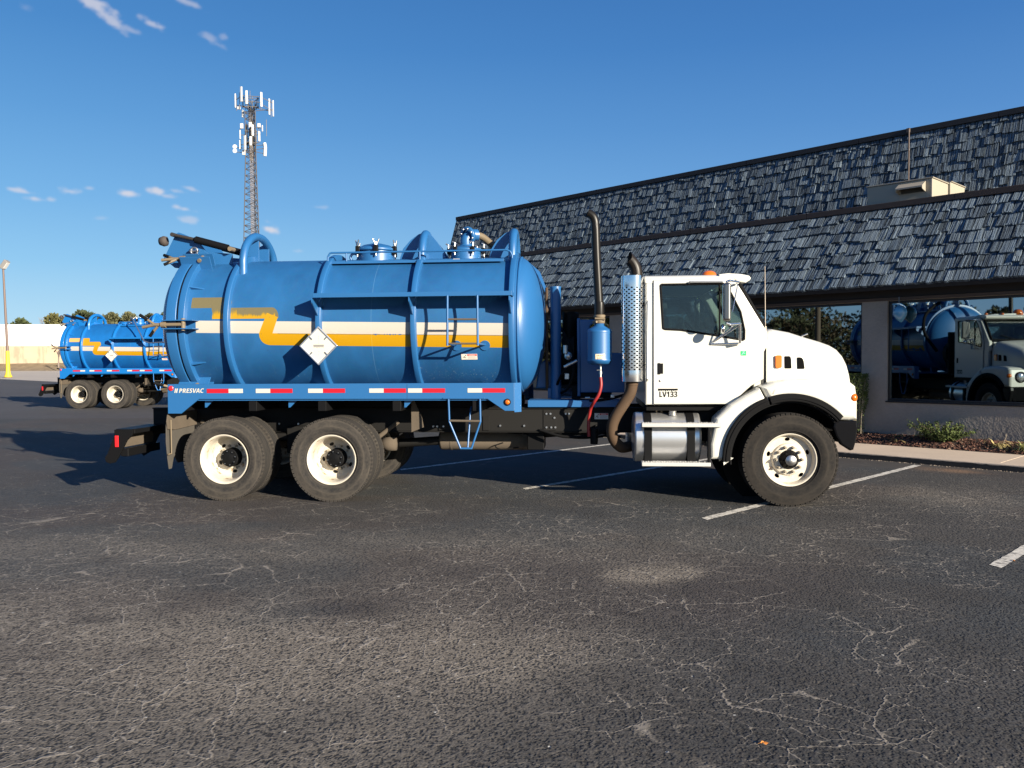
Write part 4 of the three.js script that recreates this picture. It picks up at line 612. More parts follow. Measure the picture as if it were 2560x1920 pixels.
function buildTruck(name, label, X, Z, turn, far, group) {
  const mBlue = far ? mBlueFar : mBlueNear;
  const t = thing(name, label, 'tanker truck', [X, 0, Z], turn, group);
  // ---------------- wheels
  const axles = [-0.66, 0.66], wr = [wheelRear(true, 1.05), wheelRear(true, 0.75)], wi = wheelRear(false, 0.3), wf = wheelFront();
  if (far) for (const w of wr) w.children[1].material = mWheelPaint;
  axles.forEach((x, i) => { for (const s of [1, -1]) { const o = (s > 0 ? wr[i] : wr[1 - i]).clone(); o.position.set(x, 0.501, 1.068 * s); if (s < 0) o.rotation.y = Math.PI; t.add(o); const q = wi.clone(); q.position.set(x, 0.501, 0.745 * s); if (s > 0) q.rotation.y = Math.PI; t.add(q); } });
  for (const s of [1, -1]) { const o = wf.clone(); o.position.set(5.965, 0.527, 1.035 * s); if (s < 0) o.rotation.y = Math.PI; t.add(o); }
  // ---------------- chassis
  for (const s of [1, -1]) { const g = [box(-1.95, 6.3, 0.78, 1.06, 0.38, 0.43, 0.004), box(-1.95, 6.3, 1.062, 1.078, 0.36, 0.455, 0.003), box(-1.95, 6.3, 0.765, 0.778, 0.36, 0.445, 0.003)]; P('frame_rail', s > 0 ? g : g.map(flip), mFrame, t); }
  each('crossmember', [-1.8, -0.66, 0, 0.66, 2, 3.4, 4.6, 5.9].map((x) => box(x - 0.05, x + 0.05, 0.8, 1.04, -0.379, 0.379, 0.01)), mFrame, t);
  for (const x of axles) P('axle', [rod([x, 0.5, -0.95], [x, 0.5, 0.95], 0.075), new THREE.SphereGeometry(0.2, 20, 14).translate(x, 0.5, 0)], mDirty, t);
  P('front_axle', [box(5.9, 6.03, 0.4, 0.5, -0.85, 0.85, 0.02), box(5.4, 6.5, 0.52, 0.6, 0.4, 0.48, 0.02), box(5.4, 6.5, 0.52, 0.6, -0.48, -0.4, 0.02)], mFrame, t);
  each('suspension_beam', both(box(-0.9, 0.9, 0.66, 0.76, 0.45, 0.55, 0.03)).concat(both(box(-0.12, 0.12, 0.5, 0.85, 0.46, 0.56, 0.02))), mFrame, t);
  P('drive_shaft', rod([0.8, 0.55, 0], [4.0, 0.78, 0], 0.06), mFrame, t);
  each('torque_rod', [rod([0.85, 0.55, 0.5], [1.3, 0.9, 0.42], 0.03), rod([-0.85, 0.6, 0.5], [-1.3, 0.9, 0.42], 0.03)], mDirty, t);
  P('sub_frame', both(box(-1.3, 2.85, 1.085, 1.2, 0.32, 0.46, 0.006)).concat([-1.2, -0.3, 0.55, 1.45, 2.4].map((x) => box(x - 0.05, x + 0.05, 1.08, 1.2, -1.17, 1.17, 0.006))), mBlack, t);
  each('gusset', [-0.92, 0.12, 1.53].map((x) => ext([[x, 1.2], [x + 0.1, 1.2], [x + 0.02, 1.12], [x, 1.12]], 1.1, 1.112)), mBlue, t);
  P('bracket', [ext([[1.55, 1.2], [1.58, 1.2], [1.68, 0.97], [1.7, 0.86], [1.55, 0.8]], 0.8, 0.82)], mDirty, t);
  each('frame_bolt', [[3.18, 0.83], [3.24, 0.83], [3.29, 0.83], [3.18, 1.0], [3.23, 1.0], [3.28, 0.95], [3.42, 1.0], [3.46, 1.0], [2.6, 0.85], [2.9, 0.85], [1.75, 0.84], [1.8, 0.84], [1.88, 0.84], [0.0, 0.87], [-0.25, 0.87], [0.2, 0.87]].map(([x, y]) => new THREE.CylinderGeometry(0.013, 0.013, 0.03, 6).rotateX(Math.PI / 2).translate(x, y, 0.44)), mSteel, t);
  each('splice_plate', [box(3.14, 3.3, 0.79, 1.05, 0.432, 0.44, 0.002), box(2.38, 2.46, 0.79, 0.97, 0.432, 0.442, 0.002), box(1.82, 1.94, 0.79, 0.92, 0.432, 0.45, 0.003)], mFrame, t);
  P('air_tank', [rod([1.78, 0.625, -0.05], [2.98, 0.625, -0.05], 0.135, 0.135, 28), rod([1.9, 0.625, -0.05], [1.915, 0.625, -0.05], 0.14, 0.14, 28), rod([2.84, 0.625, -0.05], [2.855, 0.625, -0.05], 0.14, 0.14, 28), new THREE.SphereGeometry(0.135, 24, 12).scale(0.4, 1, 1).translate(1.78, 0.625, -0.05), new THREE.SphereGeometry(0.135, 24, 12).scale(0.4, 1, 1).translate(2.98, 0.625, -0.05)], std([0.1, 0.078, 0.056], 0.85, { map: grainTex }), t);
  P('tool_box', box(2.93, 3.14, 0.53, 0.78, -0.2, 0.3, 0.01), mBlack, t);
  each('brake_chamber', [lathe([[0.001, -0.1], [0.08, -0.09], [0.09, 0], [0.08, 0.09], [0.001, 0.1]], 'x', 20).translate(1.2, 0.62, 0.5), lathe([[0.001, -0.1], [0.08, -0.09], [0.09, 0], [0.08, 0.09], [0.001, 0.1]], 'x', 20).translate(-1.15, 0.62, 0.5)], mDirty, t);
  P('air_line', [tube([[1.35, 0.76, 0.4], [1.2, 0.66, 0.52], [1.05, 0.62, 0.5]], 0.012), tube([[3.15, 0.79, 0.3], [3.5, 0.7, 0.4], [3.9, 0.72, 0.4], [4.2, 0.8, 0.3]], 0.014), tube([[3.1, 0.8, 0.35], [3.45, 0.74, 0.42], [3.7, 0.78, 0.42], [4.1, 0.7, 0.3]], 0.012), tube([[2.6, 0.6, 0.1], [2.5, 0.56, 0.12], [2.55, 0.52, 0.12], [2.8, 0.54, 0.1]], 0.008)], mRubber, t);
  // ---------------- deck, side rails, lamps and tape
  P('deck', box(-1.33, 2.8, 1.205, 1.235, -1.185, 1.185, 0.004), mBlue, t);
  const railPts = [[-1.338, 1.405], [-1.338, 1.052], [-1.172, 1.052], [-0.95, 1.226], [2.531, 1.224], [2.735, 1.085], [2.845, 1.085], [2.845, 1.41]];
  for (const s of [1, -1]) {
    const F = (g) => (s > 0 ? g : (Array.isArray(g) ? g.map(flip) : flip(g)));
    const r = P('side_rail', F([ext(railPts, 1.185, 1.21, 0.004), box(-1.33, 2.84, 1.385, 1.403, 1.05, 1.184, 0.003), extY([[2.846, 1.21], [2.92, 1.13], [2.91, 1.12], [2.84, 1.195]], 1.07, 1.41)]), mBlue, t);
    const red = [[-0.847, -0.578], [-0.064, 0.208], [0.577, 0.845], [1.308, 1.573], [1.766, 2.036], [2.472, 2.739]], wht = [[-0.577, -0.401], [-0.242, -0.065], [0.397, 0.576], [1.134, 1.307], [1.597, 1.765], [2.3, 2.471]];
    for (const [a, b] of red) P('red_reflector', F(box(a, b, 1.298, 1.349, 1.2105, 1.2135, 0.001)), mRed, r);
    for (const [a, b] of wht) P('white_reflector', F(box(a, b, 1.298, 1.349, 1.2105, 1.2135, 0.001)), mTapeWhite, r);
    P('clearance_lamp', F([lathe([[0.03, 0], [0.03, 0.008], [0.018, 0.013], [0.001, 0.015]], 'z', 24).translate(-1.294, 1.356, 1.21)]), mRedLamp, r, 'round red lamp at the rear end');
    P('marker_lamp', F(lathe([[0.028, 0], [0.028, 0.012], [0.018, 0.02], [0.001, 0.023]], 'z', 24).translate(2.764, 1.187, 1.21)), mAmber, r, 'round amber lamp at the front end');
    P('lamp_ring', F(lathe([[0.028, 0], [0.04, 0.004], [0.041, 0.009], [0.03, 0.012]], 'z', 24).translate(2.764, 1.187, 1.209)), mRubber, r);
    if (s > 0 && !far) P('lettering', merge([text('PRESVAC', bold, 0.052, -1.2, 1.302, 1.211, { shear: 0.22, wide: 1.02, depth: 0.003 }), ext([[-1.252, 1.302], [-1.24, 1.302], [-1.228, 1.354], [-1.24, 1.354]], 1.211, 1.214), ext([[-1.232, 1.302], [-1.218, 1.302], [-1.206, 1.354], [-1.22, 1.354]], 1.211, 1.214)]), mTapeWhite, r, 'white slanted letters reading PRESVAC');
    P('rail_seam', F(box(1.584, 1.588, 1.228, 1.404, 1.2095, 1.2112, 0)), std([0.01, 0.04, 0.1], 0.6), r);
    // access ladder under the rail
    const L = P('step_ladder', F([box(2.01, 2.5, 1.226, 1.24, 1.15, 1.22, 0.003), rods([[2.073, 1.234, 1.2], [2.081, 0.96, 1.2], [2.211, 0.646, 1.2], [2.339, 0.646, 1.2], [2.446, 0.96, 1.2], [2.443, 1.233, 1.2]], 0.012), rods([[2.313, 1.12, 1.0], [2.312, 1.06, 1.08], [2.294, 0.65, 1.19]], 0.011)]), mBlue, t);
    P('rung', F(rod([2.083, 0.97, 1.2], [2.444, 0.965, 1.2], 0.014)), mDirty, L);
    // mud flap
    P('mudflap_hanger', F(extX([[-1.16, 1.05], [-0.4, 1.05], [-0.4, 0.86], [-1.0, 0.84], [-1.17, 0.86], [-1.19, 0.95]], -1.375, -1.36, 0.003)), mDirty, t);
    P('mudflap', F(extX([[-1.17, 0.93], [-0.4, 0.93], [-0.4, 0.4], [-0.9, 0.42], [-1.0, 0.52], [-1.06, 0.37], [-1.12, 0.37], [-1.15, 0.5], [-1.18, 0.7]], -1.391, -1.379, 0.003)), std([0.062, 0.055, 0.046], 0.85, { map: grainTex }), t);
    P('mudflap_rod', F(rods([[-1.35, 0.97, 1.12], [-1.35, 0.56, 1.12], [-1.36, 0.555, 1.18]], 0.008)), mBrass, t);
    // rear bumper half
    const b = P('rear_bumper', F([ext([[-2.058, 0.85], [-1.81, 0.86], [-1.835, 0.78], [-1.9, 0.72], [-2.02, 0.5], [-2.06, 0.45], [-2.12, 0.435], [-2.175, 0.455], [-2.185, 0.51], [-2.15, 0.56], [-2.056, 0.79]], 1.12, 1.15, 0.004), box(-2.058, -1.81, 0.8, 0.858, 0.36, 1.12, 0.006), box(-2.0, -1.9, 0.52, 0.62, 0.36, 1.12, 0.01), ext([[-2.05, 0.84], [-1.81, 0.85], [-1.835, 0.78], [-1.9, 0.72], [-2.02, 0.5], [-2.12, 0.44], [-2.18, 0.5], [-2.056, 0.79]], 0.36, 0.385, 0.004), box(-1.95, -1.35, 0.74, 0.85, 0.38, 0.46, 0.01)]), mBlack, t);
    P('bumper_panel', F(box(-1.985, -1.97, 0.63, 0.795, 0.4, 1.11, 0.004)), mDirty, b); P('tail_lamp', F(box(-2.046, -2.0, 0.64, 0.78, 1.1515, 1.165, 0.006)), mRedLamp, b);
  }
  // ---------------- tank
  const mTank = new THREE.MeshPhysicalMaterial({ map: far ? tankPaint(true) : tankPaint(false), roughness: 0.42, clearcoat: 0.25, clearcoatRoughness: 0.3 });
  const tank = new THREE.Group(); tank.name = 'tank'; t.add(tank);
  P('shell', shellGeo(), mTank, tank, 'blue shell with white and yellow stripes');
  const head = [], dome = []; for (let i = 0; i <= 24; i++) { const a = i / 24 * Math.PI / 2; head.push([TR * Math.cos(a) + (i === 24 ? 0.001 : 0), XB + 0.34 * Math.sin(a)]); dome.push([0.9 * Math.cos(Math.PI / 2 - a) + (i === 0 ? 0.001 : 0), -1.46 - 0.3 * Math.sin(Math.PI / 2 - a)]); }
  P('front_head', [lathe(head, 'x', 96).translate(0, TY, 0), lathe([[0.86, 2.845], [0.872, 2.846], [0.872, 2.87], [0.84, 2.872]], 'x', 96).translate(0, TY, 0), around(ext([[2.9, 0.85], [3.04, 0.7], [3.14, 0.45], [3.18, 0.2], [3.2, 0.2], [3.17, 0.47], [3.07, 0.74], [2.93, 0.88]], -0.02, 0.02), -0.35)], mBlue, tank);
  for (const x of [-0.73, 0.43, 1.6, 2.785]) P('rib', lathe([[0.86, x - 0.035], [0.925, x - 0.035], [0.935, x - 0.026], [0.935, x + 0.026], [0.925, x + 0.035], [0.86, x + 0.035]], 'x', 110).translate(0, TY, 0), mBlue, tank);
  P('rear_flange', [lathe([[0.86, -1.34], [0.93, -1.34], [0.936, -1.33], [0.936, -1.262], [0.93, -1.255], [0.86, -1.25]], 'x', 110).translate(0, TY, 0), ...[1.02, -1.02, 2.14, -2.14].map((p) => around(ext([[-1.26, 0.92], [-1.08, 0.865], [-1.08, 0.86], [-1.26, 0.86]], -0.008, 0.008), p))], mBlue, tank);
  P('gasket', lathe([[0.88, -1.36], [0.925, -1.36], [0.925, -1.34], [0.88, -1.34]], 'x', 96).translate(0, TY, 0), mRubber, tank);
  P('rear_door', [lathe(dome, 'x', 96).translate(0, TY, 0), lathe([[0.88, -1.495], [0.928, -1.495], [0.938, -1.485], [0.938, -1.37], [0.93, -1.36], [0.88, -1.36]], 'x', 110).translate(0, TY, 0)], mBlue, tank);
  const saddle = [-0.9, 0.2, 1.3, 2.4].map((x) => ext([[-0.75, 1.235], [0.75, 1.235], [0.6, 1.5], [0, 1.27], [-0.6, 1.5]].map(([a, b]) => [a, b]), x - 0.02, x + 0.02).applyMatrix4(new THREE.Matrix4().makeBasis(new THREE.Vector3(0, 0, 1), new THREE.Vector3(0, 1, 0), new THREE.Vector3(-1, 0, 0)).scale(new THREE.Vector3(1, 1, -1))));
  each('saddle', [-0.9, 0.2, 1.3, 2.4].flatMap((x) => [box(x - 0.03, x + 0.03, 1.236, 1.37, 0.32, 0.5, 0.004), box(x - 0.03, x + 0.03, 1.236, 1.37, -0.5, -0.32, 0.004)]), mBlue, tank);
  // door clamps with T handles
  for (const [phi, k] of [[Math.PI / 2, 0], [0.5, 1], [-0.5, 1], [-Math.PI / 2, 0], [2.5, 0], [-2.5, 0]]) {
    const c = new THREE.Group(); c.name = 'door_clamp'; tank.add(c);
    P('lug', [box(-1.5, -1.1, 0.86, 1.03, 0.045, 0.058, 0.003), box(-1.5, -1.1, 0.86, 1.03, -0.058, -0.045, 0.003)].map((g) => around(g, phi)), mBlue, c);
    P('eye_bolt', [rod([-1.62, 0.985, 0], [-1.22, 0.985, 0], 0.022), rod([-1.24, 0.985, -0.075], [-1.24, 0.985, 0.075], 0.026), rod([-1.52, 0.985, 0], [-1.46, 0.985, 0], 0.04, 0.04, 6)].map((g) => around(g, phi)), mBrass, c);
    P('handle_grip', [rod([-1.6, 0.985, 0], [-1.77, 0.99, -0.11], 0.017), rod([-1.6, 0.985, 0], [-1.76, 0.985, 0.03], 0.02), rod([-1.57, 0.985, 0.02], [-1.66, 0.97, 0.12], 0.017)].map((g) => around(g, phi)), mBrass, c);
    each('grip_sleeve', [rod([-1.69, 0.988, -0.058], [-1.79, 0.991, -0.122], 0.021), rod([-1.62, 0.977, 0.07], [-1.68, 0.966, 0.14], 0.02)].map((g) => around(g, phi)), mRubber, c);
  }
  // hinge, hydraulic ram and rubber stop over the rear door
  P('door_hinge', [0.3, -0.3].flatMap((z) => [ext([[-1.83, 3.02], [-1.66, 3.34], [-1.62, 3.36], [-1.56, 3.34], [-1.36, 3.25], [-1.25, 3.1], [-0.9, 3.07], [-0.9, 2.9], [-1.5, 2.88], [-1.68, 2.9]], z - 0.012, z + 0.012, 0.003), rod([-1.4, 3.12, z - 0.06], [-1.4, 3.12, z + 0.06], 0.045)]).concat([rod([-1.4, 3.12, -0.4], [-1.4, 3.12, 0.4], 0.03)]), mBlue, tank);
  for (const z of [0.37, -0.37]) { const g = P('door_ram', [rod([-1.36, 3.252, z], [-0.93, 3.135, z], 0.047, 0.047, 18), rod([-0.93, 3.135, z], [-0.88, 3.12, z], 0.03), rod([-1.36, 3.252, z], [-1.38, 3.257, z], 0.03)], mBlack, tank); P('ram_rod', [rod([-1.65, 3.318, z], [-1.36, 3.252, z], 0.022), rod([-1.655, 3.318, z - 0.05], [-1.655, 3.318, z + 0.05], 0.028)], std([0.05, 0.042, 0.036], 0.4, { metalness: 0.4 }), g); P('ram_pin', rod([-0.88, 3.12, z - 0.06], [-0.88, 3.12, z + 0.06], 0.03), mBrass, g); }
  P('rubber_stop', lathe([[0.001, -0.06], [0.05, -0.05], [0.068, 0], [0.06, 0.04], [0.03, 0.055], [0.001, 0.055]], 'x', 24).translate(-1.83, 3.25, 0.3), std([0.05, 0.04, 0.035], 0.8), tank);
  P('shackle', [new THREE.TorusGeometry(0.045, 0.012, 8, 20).translate(-1.36, 3.1, 0.42), rod([-1.42, 3.1, 0.42], [-1.3, 3.1, 0.42], 0.014)], mSteel, tank);
  // roll-over hoops with fin plates
  for (const [x, fins] of [[-0.66, [[-0.9, 2.95], [-0.86, 3.15], [-0.78, 3.26], [-0.66, 3.32], [-0.64, 3.3], [-0.64, 2.9]]], [1.6, [[1.24, 2.95], [1.3, 3.13], [1.4, 3.24], [1.5, 3.31], [1.6, 3.345], [1.66, 3.32], [1.76, 3.2], [1.84, 3.08], [1.87, 2.95]]], [2.755, [[2.42, 2.95], [2.46, 3.11], [2.53, 3.22], [2.63, 3.3], [2.755, 3.36], [2.755, 2.9]]]]) {
    const q = x > 0 ? 0.62 : 1, h = P('rollover_hoop', tube([[x, 2.7, 0.53], [x, 2.85, 0.53], [x, 2.98, 0.52], [x, 3.13, 0.45], [x, 3.25, 0.3], [x, 3.31, 0.12], [x, 3.316, 0], [x, 3.31, -0.12], [x, 3.25, -0.3], [x, 3.13, -0.45], [x, 2.98, -0.52], [x, 2.85, -0.53], [x, 2.7, -0.53]].map(([a, b, z]) => [a, b, z * q]), 0.052, 64, 16), mBlue, tank);
    each('hoop_fin', [ext(fins, 0.05, 0.066, 0.003), ext(fins.map(([a, b]) => [a, b - 0.03]), -0.3, -0.285, 0.003)], mBlue, h);
  }
  // manhole, valve dome, walkway, handrail
  const mh = P('manhole', [rod([0.93, 2.88, 0], [0.93, 3.1, 0], 0.24, 0.24, 40), lathe([[0.25, 3.1], [0.27, 3.105], [0.27, 3.13], [0.25, 3.14], [0.18, 3.18], [0.08, 3.205], [0.001, 3.21]], 'y', 40).translate(0.93, 0, 0)], mBlue, tank);
  each('wing_nut', ring(6, 0.28, (x, z, a) => merge([rod([x, 3.02, z], [x, 3.2, z], 0.01), rod([x, 3.14, z], [x - 0.04 * Math.sin(a), 3.235, z + 0.04 * Math.cos(a)], 0.009), rod([x, 3.14, z], [x + 0.04 * Math.sin(a), 3.235, z - 0.04 * Math.cos(a)], 0.009)]).translate(0.93, 0, 0), 0.3), mSteel, mh);
  each('clamp_block', ring(6, 0.27, (x, z) => box(x - 0.03, x + 0.03, 3.05, 3.16, z - 0.03, z + 0.03, 0.012).translate(0.93, 0, 0), 0.3), mBlack, mh);
  const vd = P('valve_dome', [rod([2.12, 2.88, 0], [2.12, 3.08, 0], 0.19, 0.19, 36), lathe([[0.2, 3.08], [0.215, 3.085], [0.215, 3.11], [0.19, 3.12], [0.1, 3.15], [0.075, 3.17], [0.07, 3.2]], 'y', 36).translate(2.12, 0, 0), tube([[2.12, 3.16, 0], [2.125, 3.24, 0.0], [2.17, 3.3, -0.03], [2.26, 3.31, -0.08]], 0.075, 20, 20), lathe([[0.075, -0.02], [0.115, -0.02], [0.115, 0.02], [0.075, 0.02]], 'x', 30).rotateY(0.9).rotateZ(0.5).translate(2.15, 3.29, 0.03)], mBlue, tank);
  each('flange_bolt', [...ring(8, 0.095, (a, b) => new THREE.SphereGeometry(0.016, 8, 6).translate(-0.025, a, b).rotateY(0.9).rotateZ(0.5).translate(2.15, 3.29, 0.03)), ...ring(6, 0.235, (x, z) => merge([rod([x, 3.02, z], [x, 3.18, z], 0.011), rod([x - 0.03, 3.19, z], [x + 0.03, 3.16, z], 0.01)]).translate(2.12, 0, 0))], mSteel, vd);
  each('clamp_block', ring(6, 0.225, (x, z) => box(x - 0.025, x + 0.025, 3.05, 3.13, z - 0.025, z + 0.025, 0.01).translate(2.12, 0, 0)), mBlack, vd);
  P('drop_hose', tube([[2.5, 3.12, -0.36], [2.6, 3.0, -0.58], [2.7, 2.75, -0.85], [2.9, 2.3, -0.97], [3.2, 1.8, -0.8]], 0.04, 40, 12), mRubber, tank);
  P('suction_pipe', tube([[2.24, 3.315, -0.08], [2.32, 3.29, -0.14], [2.44, 3.19, -0.28], [2.5, 3.12, -0.36]], 0.045, 50, 14), std([0.13, 0.1, 0.062], 0.7), tank);
  P('walkway', [box(0.46, 2.66, 2.925, 2.935, -0.46, 0.46, 0.002), box(0.46, 2.66, 2.9, 2.935, 0.452, 0.462, 0.002), box(0.46, 2.66, 2.9, 2.935, -0.462, -0.452, 0.002)], mBlue, tank);
  for (const s of [1, -1]) P('handrail', [rods([[0.417, 2.93, 0.46 * s], [0.42, 2.99, 0.46 * s], [0.445, 3.032, 0.46 * s], [0.47, 3.04, 0.46 * s], [2.69, 3.04, 0.46 * s], [2.74, 3.02, 0.46 * s], [2.763, 2.97, 0.46 * s], [2.763, 2.9, 0.46 * s]], 0.012), rod([1.6, 2.9, 0.46 * s], [1.6, 3.04, 0.46 * s], 0.011), rod([0.66, 2.93, 0.46 * s], [0.66, 3.04, 0.46 * s], 0.01)], mBlue, tank);
  P('lifting_eye', [new THREE.TorusGeometry(0.05, 0.016, 8, 20).rotateY(0.3).translate(0.66, 3.02, 0.1)], mBlue, tank);
  P('label_plate', box(2.02, 2.1, 2.936, 2.942, 0.4, 0.45, 0.001), mTapeWhite, tank);
  // catwalk, its ladder and brackets, on both sides
  for (const s of [1, -1]) {
    const F = (g) => (s > 0 ? g : (Array.isArray(g) ? g.map(flip) : flip(g)));
    const c = P('catwalk', F([box(0.446, 2.815, 2.425, 2.478, 1.14, 1.15, 0.003), box(0.446, 0.456, 2.43, 2.478, 0.8, 1.14, 0.002), box(2.805, 2.815, 2.43, 2.478, 0.8, 1.14, 0.002), ...[0.43, 1.6, 2.785].map((x) => extX([[-1.139, 2.425], [-1.139, 2.37], [-0.9, 2.2], [-0.84, 2.2], [-0.84, 2.425]], x - 0.006, x + 0.006))]), mBlue, t);
    P('grating', F(box(0.457, 2.804, 2.462, 2.466, 0.8, 1.139, 0)), mGrate, c);
    const l = P('ladder', F([rod([2.061, 2.43, 1.145], [2.056, 1.845, 1.145], 0.014), rod([2.413, 2.43, 1.145], [2.415, 1.845, 1.145], 0.014), rod([2.056, 1.865, 1.145], [2.11, 1.86, 0.83], 0.012), rod([2.415, 1.865, 1.145], [2.46, 1.86, 0.83], 0.012)]), mBlue, c);
    P('rung', F(rod([2.06, 2.154, 1.145], [2.414, 2.151, 1.145], 0.012)), mDirty, l); P('rung', F(rod([2.058, 1.87, 1.145], [2.414, 1.868, 1.145], 0.012)), mDirty, l);
    each('ladder_pad', F([2.115, 2.46].map((x) => around(new THREE.CylinderGeometry(0.062, 0.062, 0.02, 28).translate(x, TR, 0), Math.acos((1.852 - TY) / TR)))), mBlue, c);
    const d = new THREE.Group(); d.name = 'placard'; t.add(d);
    const q = (g) => F(g.rotateZ(Math.PI / 4).translate(0.478, 1.857, 1.05));
    P('placard_plate', q(new THREE.BoxGeometry(0.3, 0.3, 0.004)), mPlacard, d, 'white diamond plate with a grey strip'); P('placard_frame', [[0, 0.158, 0.33, 0.018], [0, -0.158, 0.33, 0.018], [0.158, 0, 0.018, 0.33], [-0.158, 0, 0.018, 0.33]].map(([x, y, w, h]) => q(new RoundedBoxGeometry(w, h, 0.02, 2, 0.006).translate(x, y, 0.004))), mAlu, d);
    P('placard_clip', [[0, 0.135, 0.014, 0.055], [0, -0.135, 0.014, 0.055], [0.135, 0, 0.055, 0.014], [-0.135, 0, 0.055, 0.014]].map(([x, y, w, h]) => q(new THREE.BoxGeometry(w, h, 0.008).translate(x, y, 0.007))), mSteel, d); P('placard_bracket', F(box(0.4, 0.46, 1.7, 2.0, 0.86, 1.045, 0.004)), mBlue, d);
  }
  P('warning_sticker', around(new THREE.BoxGeometry(0.195, 0.004, 0.075).rotateY(Math.PI / 2 * 0).translate(0, 0, 0).rotateX(0).translate(2.26, TR + 0.002, 0), 0).clone().translate(0, -TY, 0).rotateX(Math.acos((1.716 - TY) / TR)).translate(0, TY, 0), mWarn, tank, 'white warning sticker with a red heading');
  // ---------------- pump and vacuum gear between tank and cab
  P('hoist_cylinder', [rod([3.285, 1.1, 0.05], [3.285, 2.59, 0.05], 0.068, 0.068, 24), rod([3.285, 2.59, 0.05], [3.285, 2.61, 0.05], 0.072, 0.072, 24)], mBlue, t);
  P('stand_pipe', [rod([3.17, 1.3, 0.05], [3.17, 2.6, 0.05], 0.02), rod([3.17, 2.3, 0.05], [3.17, 2.34, 0.05], 0.028)], mRusty, t);
  P('pump_support', [box(3.18, 3.5, 1.175, 1.31, -0.4, 0.06, 0.008), box(2.95, 4.2, 1.085, 1.17, 0.1, 0.5, 0.006), ext([[3.02, 1.3], [3.24, 1.3], [3.26, 1.55], [3.16, 1.68], [3.06, 1.62]], -0.25, -0.02, 0.02)], mBlue, t);
  P('pump_panel', [ext([[3.6, 1.25], [4.16, 1.25], [4.17, 1.75], [3.75, 1.75], [3.72, 2.1], [3.78, 2.14], [3.78, 2.18], [3.6, 2.18]], 0.1, 0.14, 0.01), box(3.56, 3.6, 1.2, 2.2, -0.3, 0.12, 0.01)], mBlue, t);
  P('vacuum_pump', [rod([3.2, 1.5, -0.3], [4.1, 1.5, -0.3], 0.26, 0.26, 28), box(3.3, 4.0, 1.175, 1.35, -0.45, 0.06, 0.02), rod([3.45, 1.5, -0.2], [3.45, 2.3, -0.2], 0.09)], mBlack, t);
  each('gear_hose', [[[3.3, 1.35, 0.1], [3.38, 1.5, 0.28], [3.5, 1.62, 0.2], [3.56, 1.5, 0.0]], [[3.36, 1.25, 0.12], [3.45, 1.32, 0.3], [3.52, 1.55, 0.28], [3.44, 1.8, 0.1]], [[3.34, 2.1, -0.1], [3.42, 1.95, 0.1], [3.5, 1.75, 0.16], [3.52, 1.4, 0.1]], [[3.5, 1.2, 0.35], [3.7, 1.16, 0.48], [4.0, 1.2, 0.5], [4.2, 1.25, 0.4]], [[3.1, 0.8, 0.46], [3.4, 0.72, 0.5], [3.75, 0.74, 0.5], [4.05, 0.84, 0.46]]].map((p) => tube(p, 0.018, 30, 8)), mRubber, t);
  each('gear_fitting', [rod([3.44, 1.6, 0.24], [3.5, 1.63, 0.24], 0.025), box(3.4, 3.46, 1.42, 1.5, 0.18, 0.24, 0.01), box(3.97, 4.02, 1.2, 1.24, 0.5, 0.54, 0.008), rod([3.66, 1.2, 0.5], [3.72, 1.2, 0.5], 0.015)], mSteel, t);
  P('belt_guard', [rod([3.36, 1.75, -0.4], [3.52, 1.75, -0.4], 0.35, 0.35, 28), box(3.5, 3.58, 1.2, 2.3, -0.7, -0.3, 0.02)], mFrame, t);
  P('valve', [rod([3.42, 1.75, 0.45], [3.42, 1.85, 0.45], 0.03), new THREE.SphereGeometry(0.05, 14, 10).translate(3.45, 1.72, 0.42), rod([3.4, 1.58, 0.4], [3.56, 1.66, 0.4], 0.02)], mSteel, t);
  const ec = P('exhaust_filter', [lathe([[0.001, 1.605], [0.1, 1.61], [0.135, 1.63], [0.147, 1.655], [0.15, 1.66], [0.15, 1.675], [0.146, 1.68], [0.146, 1.99], [0.149, 1.995], [0.149, 2.01], [0.14, 2.03], [0.06, 2.075], [0.055, 2.12], [0.001, 2.12]], 'y', 40).translate(3.834, 0, 0.8), box(3.8, 3.86, 1.8, 1.9, 0.5, 0.66, 0.01)], mBlue, t);
  { const g = new THREE.CylinderGeometry(0.1475, 0.1475, 0.068, 16, 1, true, -0.36, 0.78).translate(3.834, 1.705, 0.8); P('sticker', g, mDrain, ec, 'sticker reading DRAIN DAILY'); }
  P('pipe_clamp', [lathe([[0.05, 2.1], [0.068, 2.105], [0.068, 2.14], [0.062, 2.145], [0.062, 2.17], [0.072, 2.175], [0.072, 2.2], [0.05, 2.21]], 'y', 28).translate(3.838, 0, 0.8), rod([3.78, 2.16, 0.87], [3.9, 2.15, 0.87], 0.012), rod([3.76, 2.12, 0.82], [3.8, 2.12, 0.88], 0.014)], mBrass, t);
  P('vacuum_stack', [tube([[3.837, 2.19, 0.8], [3.82, 2.5, 0.8], [3.8, 2.9, 0.8], [3.79, 3.2, 0.8], [3.787, 3.26, 0.8]], 0.052, 30, 18), lathe([[0.052, 2.19], [0.06, 2.2], [0.06, 2.34], [0.052, 2.36]], 'y', 20).translate(3.834, 0, 0.8), cutTube([[3.787, 3.24, 0.8], [3.783, 3.31, 0.8], [3.76, 3.37, 0.8], [3.72, 3.405, 0.8], [3.695, 3.415, 0.8]], 0.052, [-1, 0.5, 0.2])], std([0.009, 0.008, 0.007], 0.36, { specularIntensity: 0.5, side: THREE.DoubleSide }), t);
  P('drain_valve', [rod([3.845, 1.61, 0.8], [3.845, 1.45, 0.8], 0.014), rod([3.845, 1.53, 0.8], [3.845, 1.5, 0.8], 0.022), rod([3.8, 1.545, 0.82], [3.85, 1.55, 0.82], 0.008)], mSteel, t);
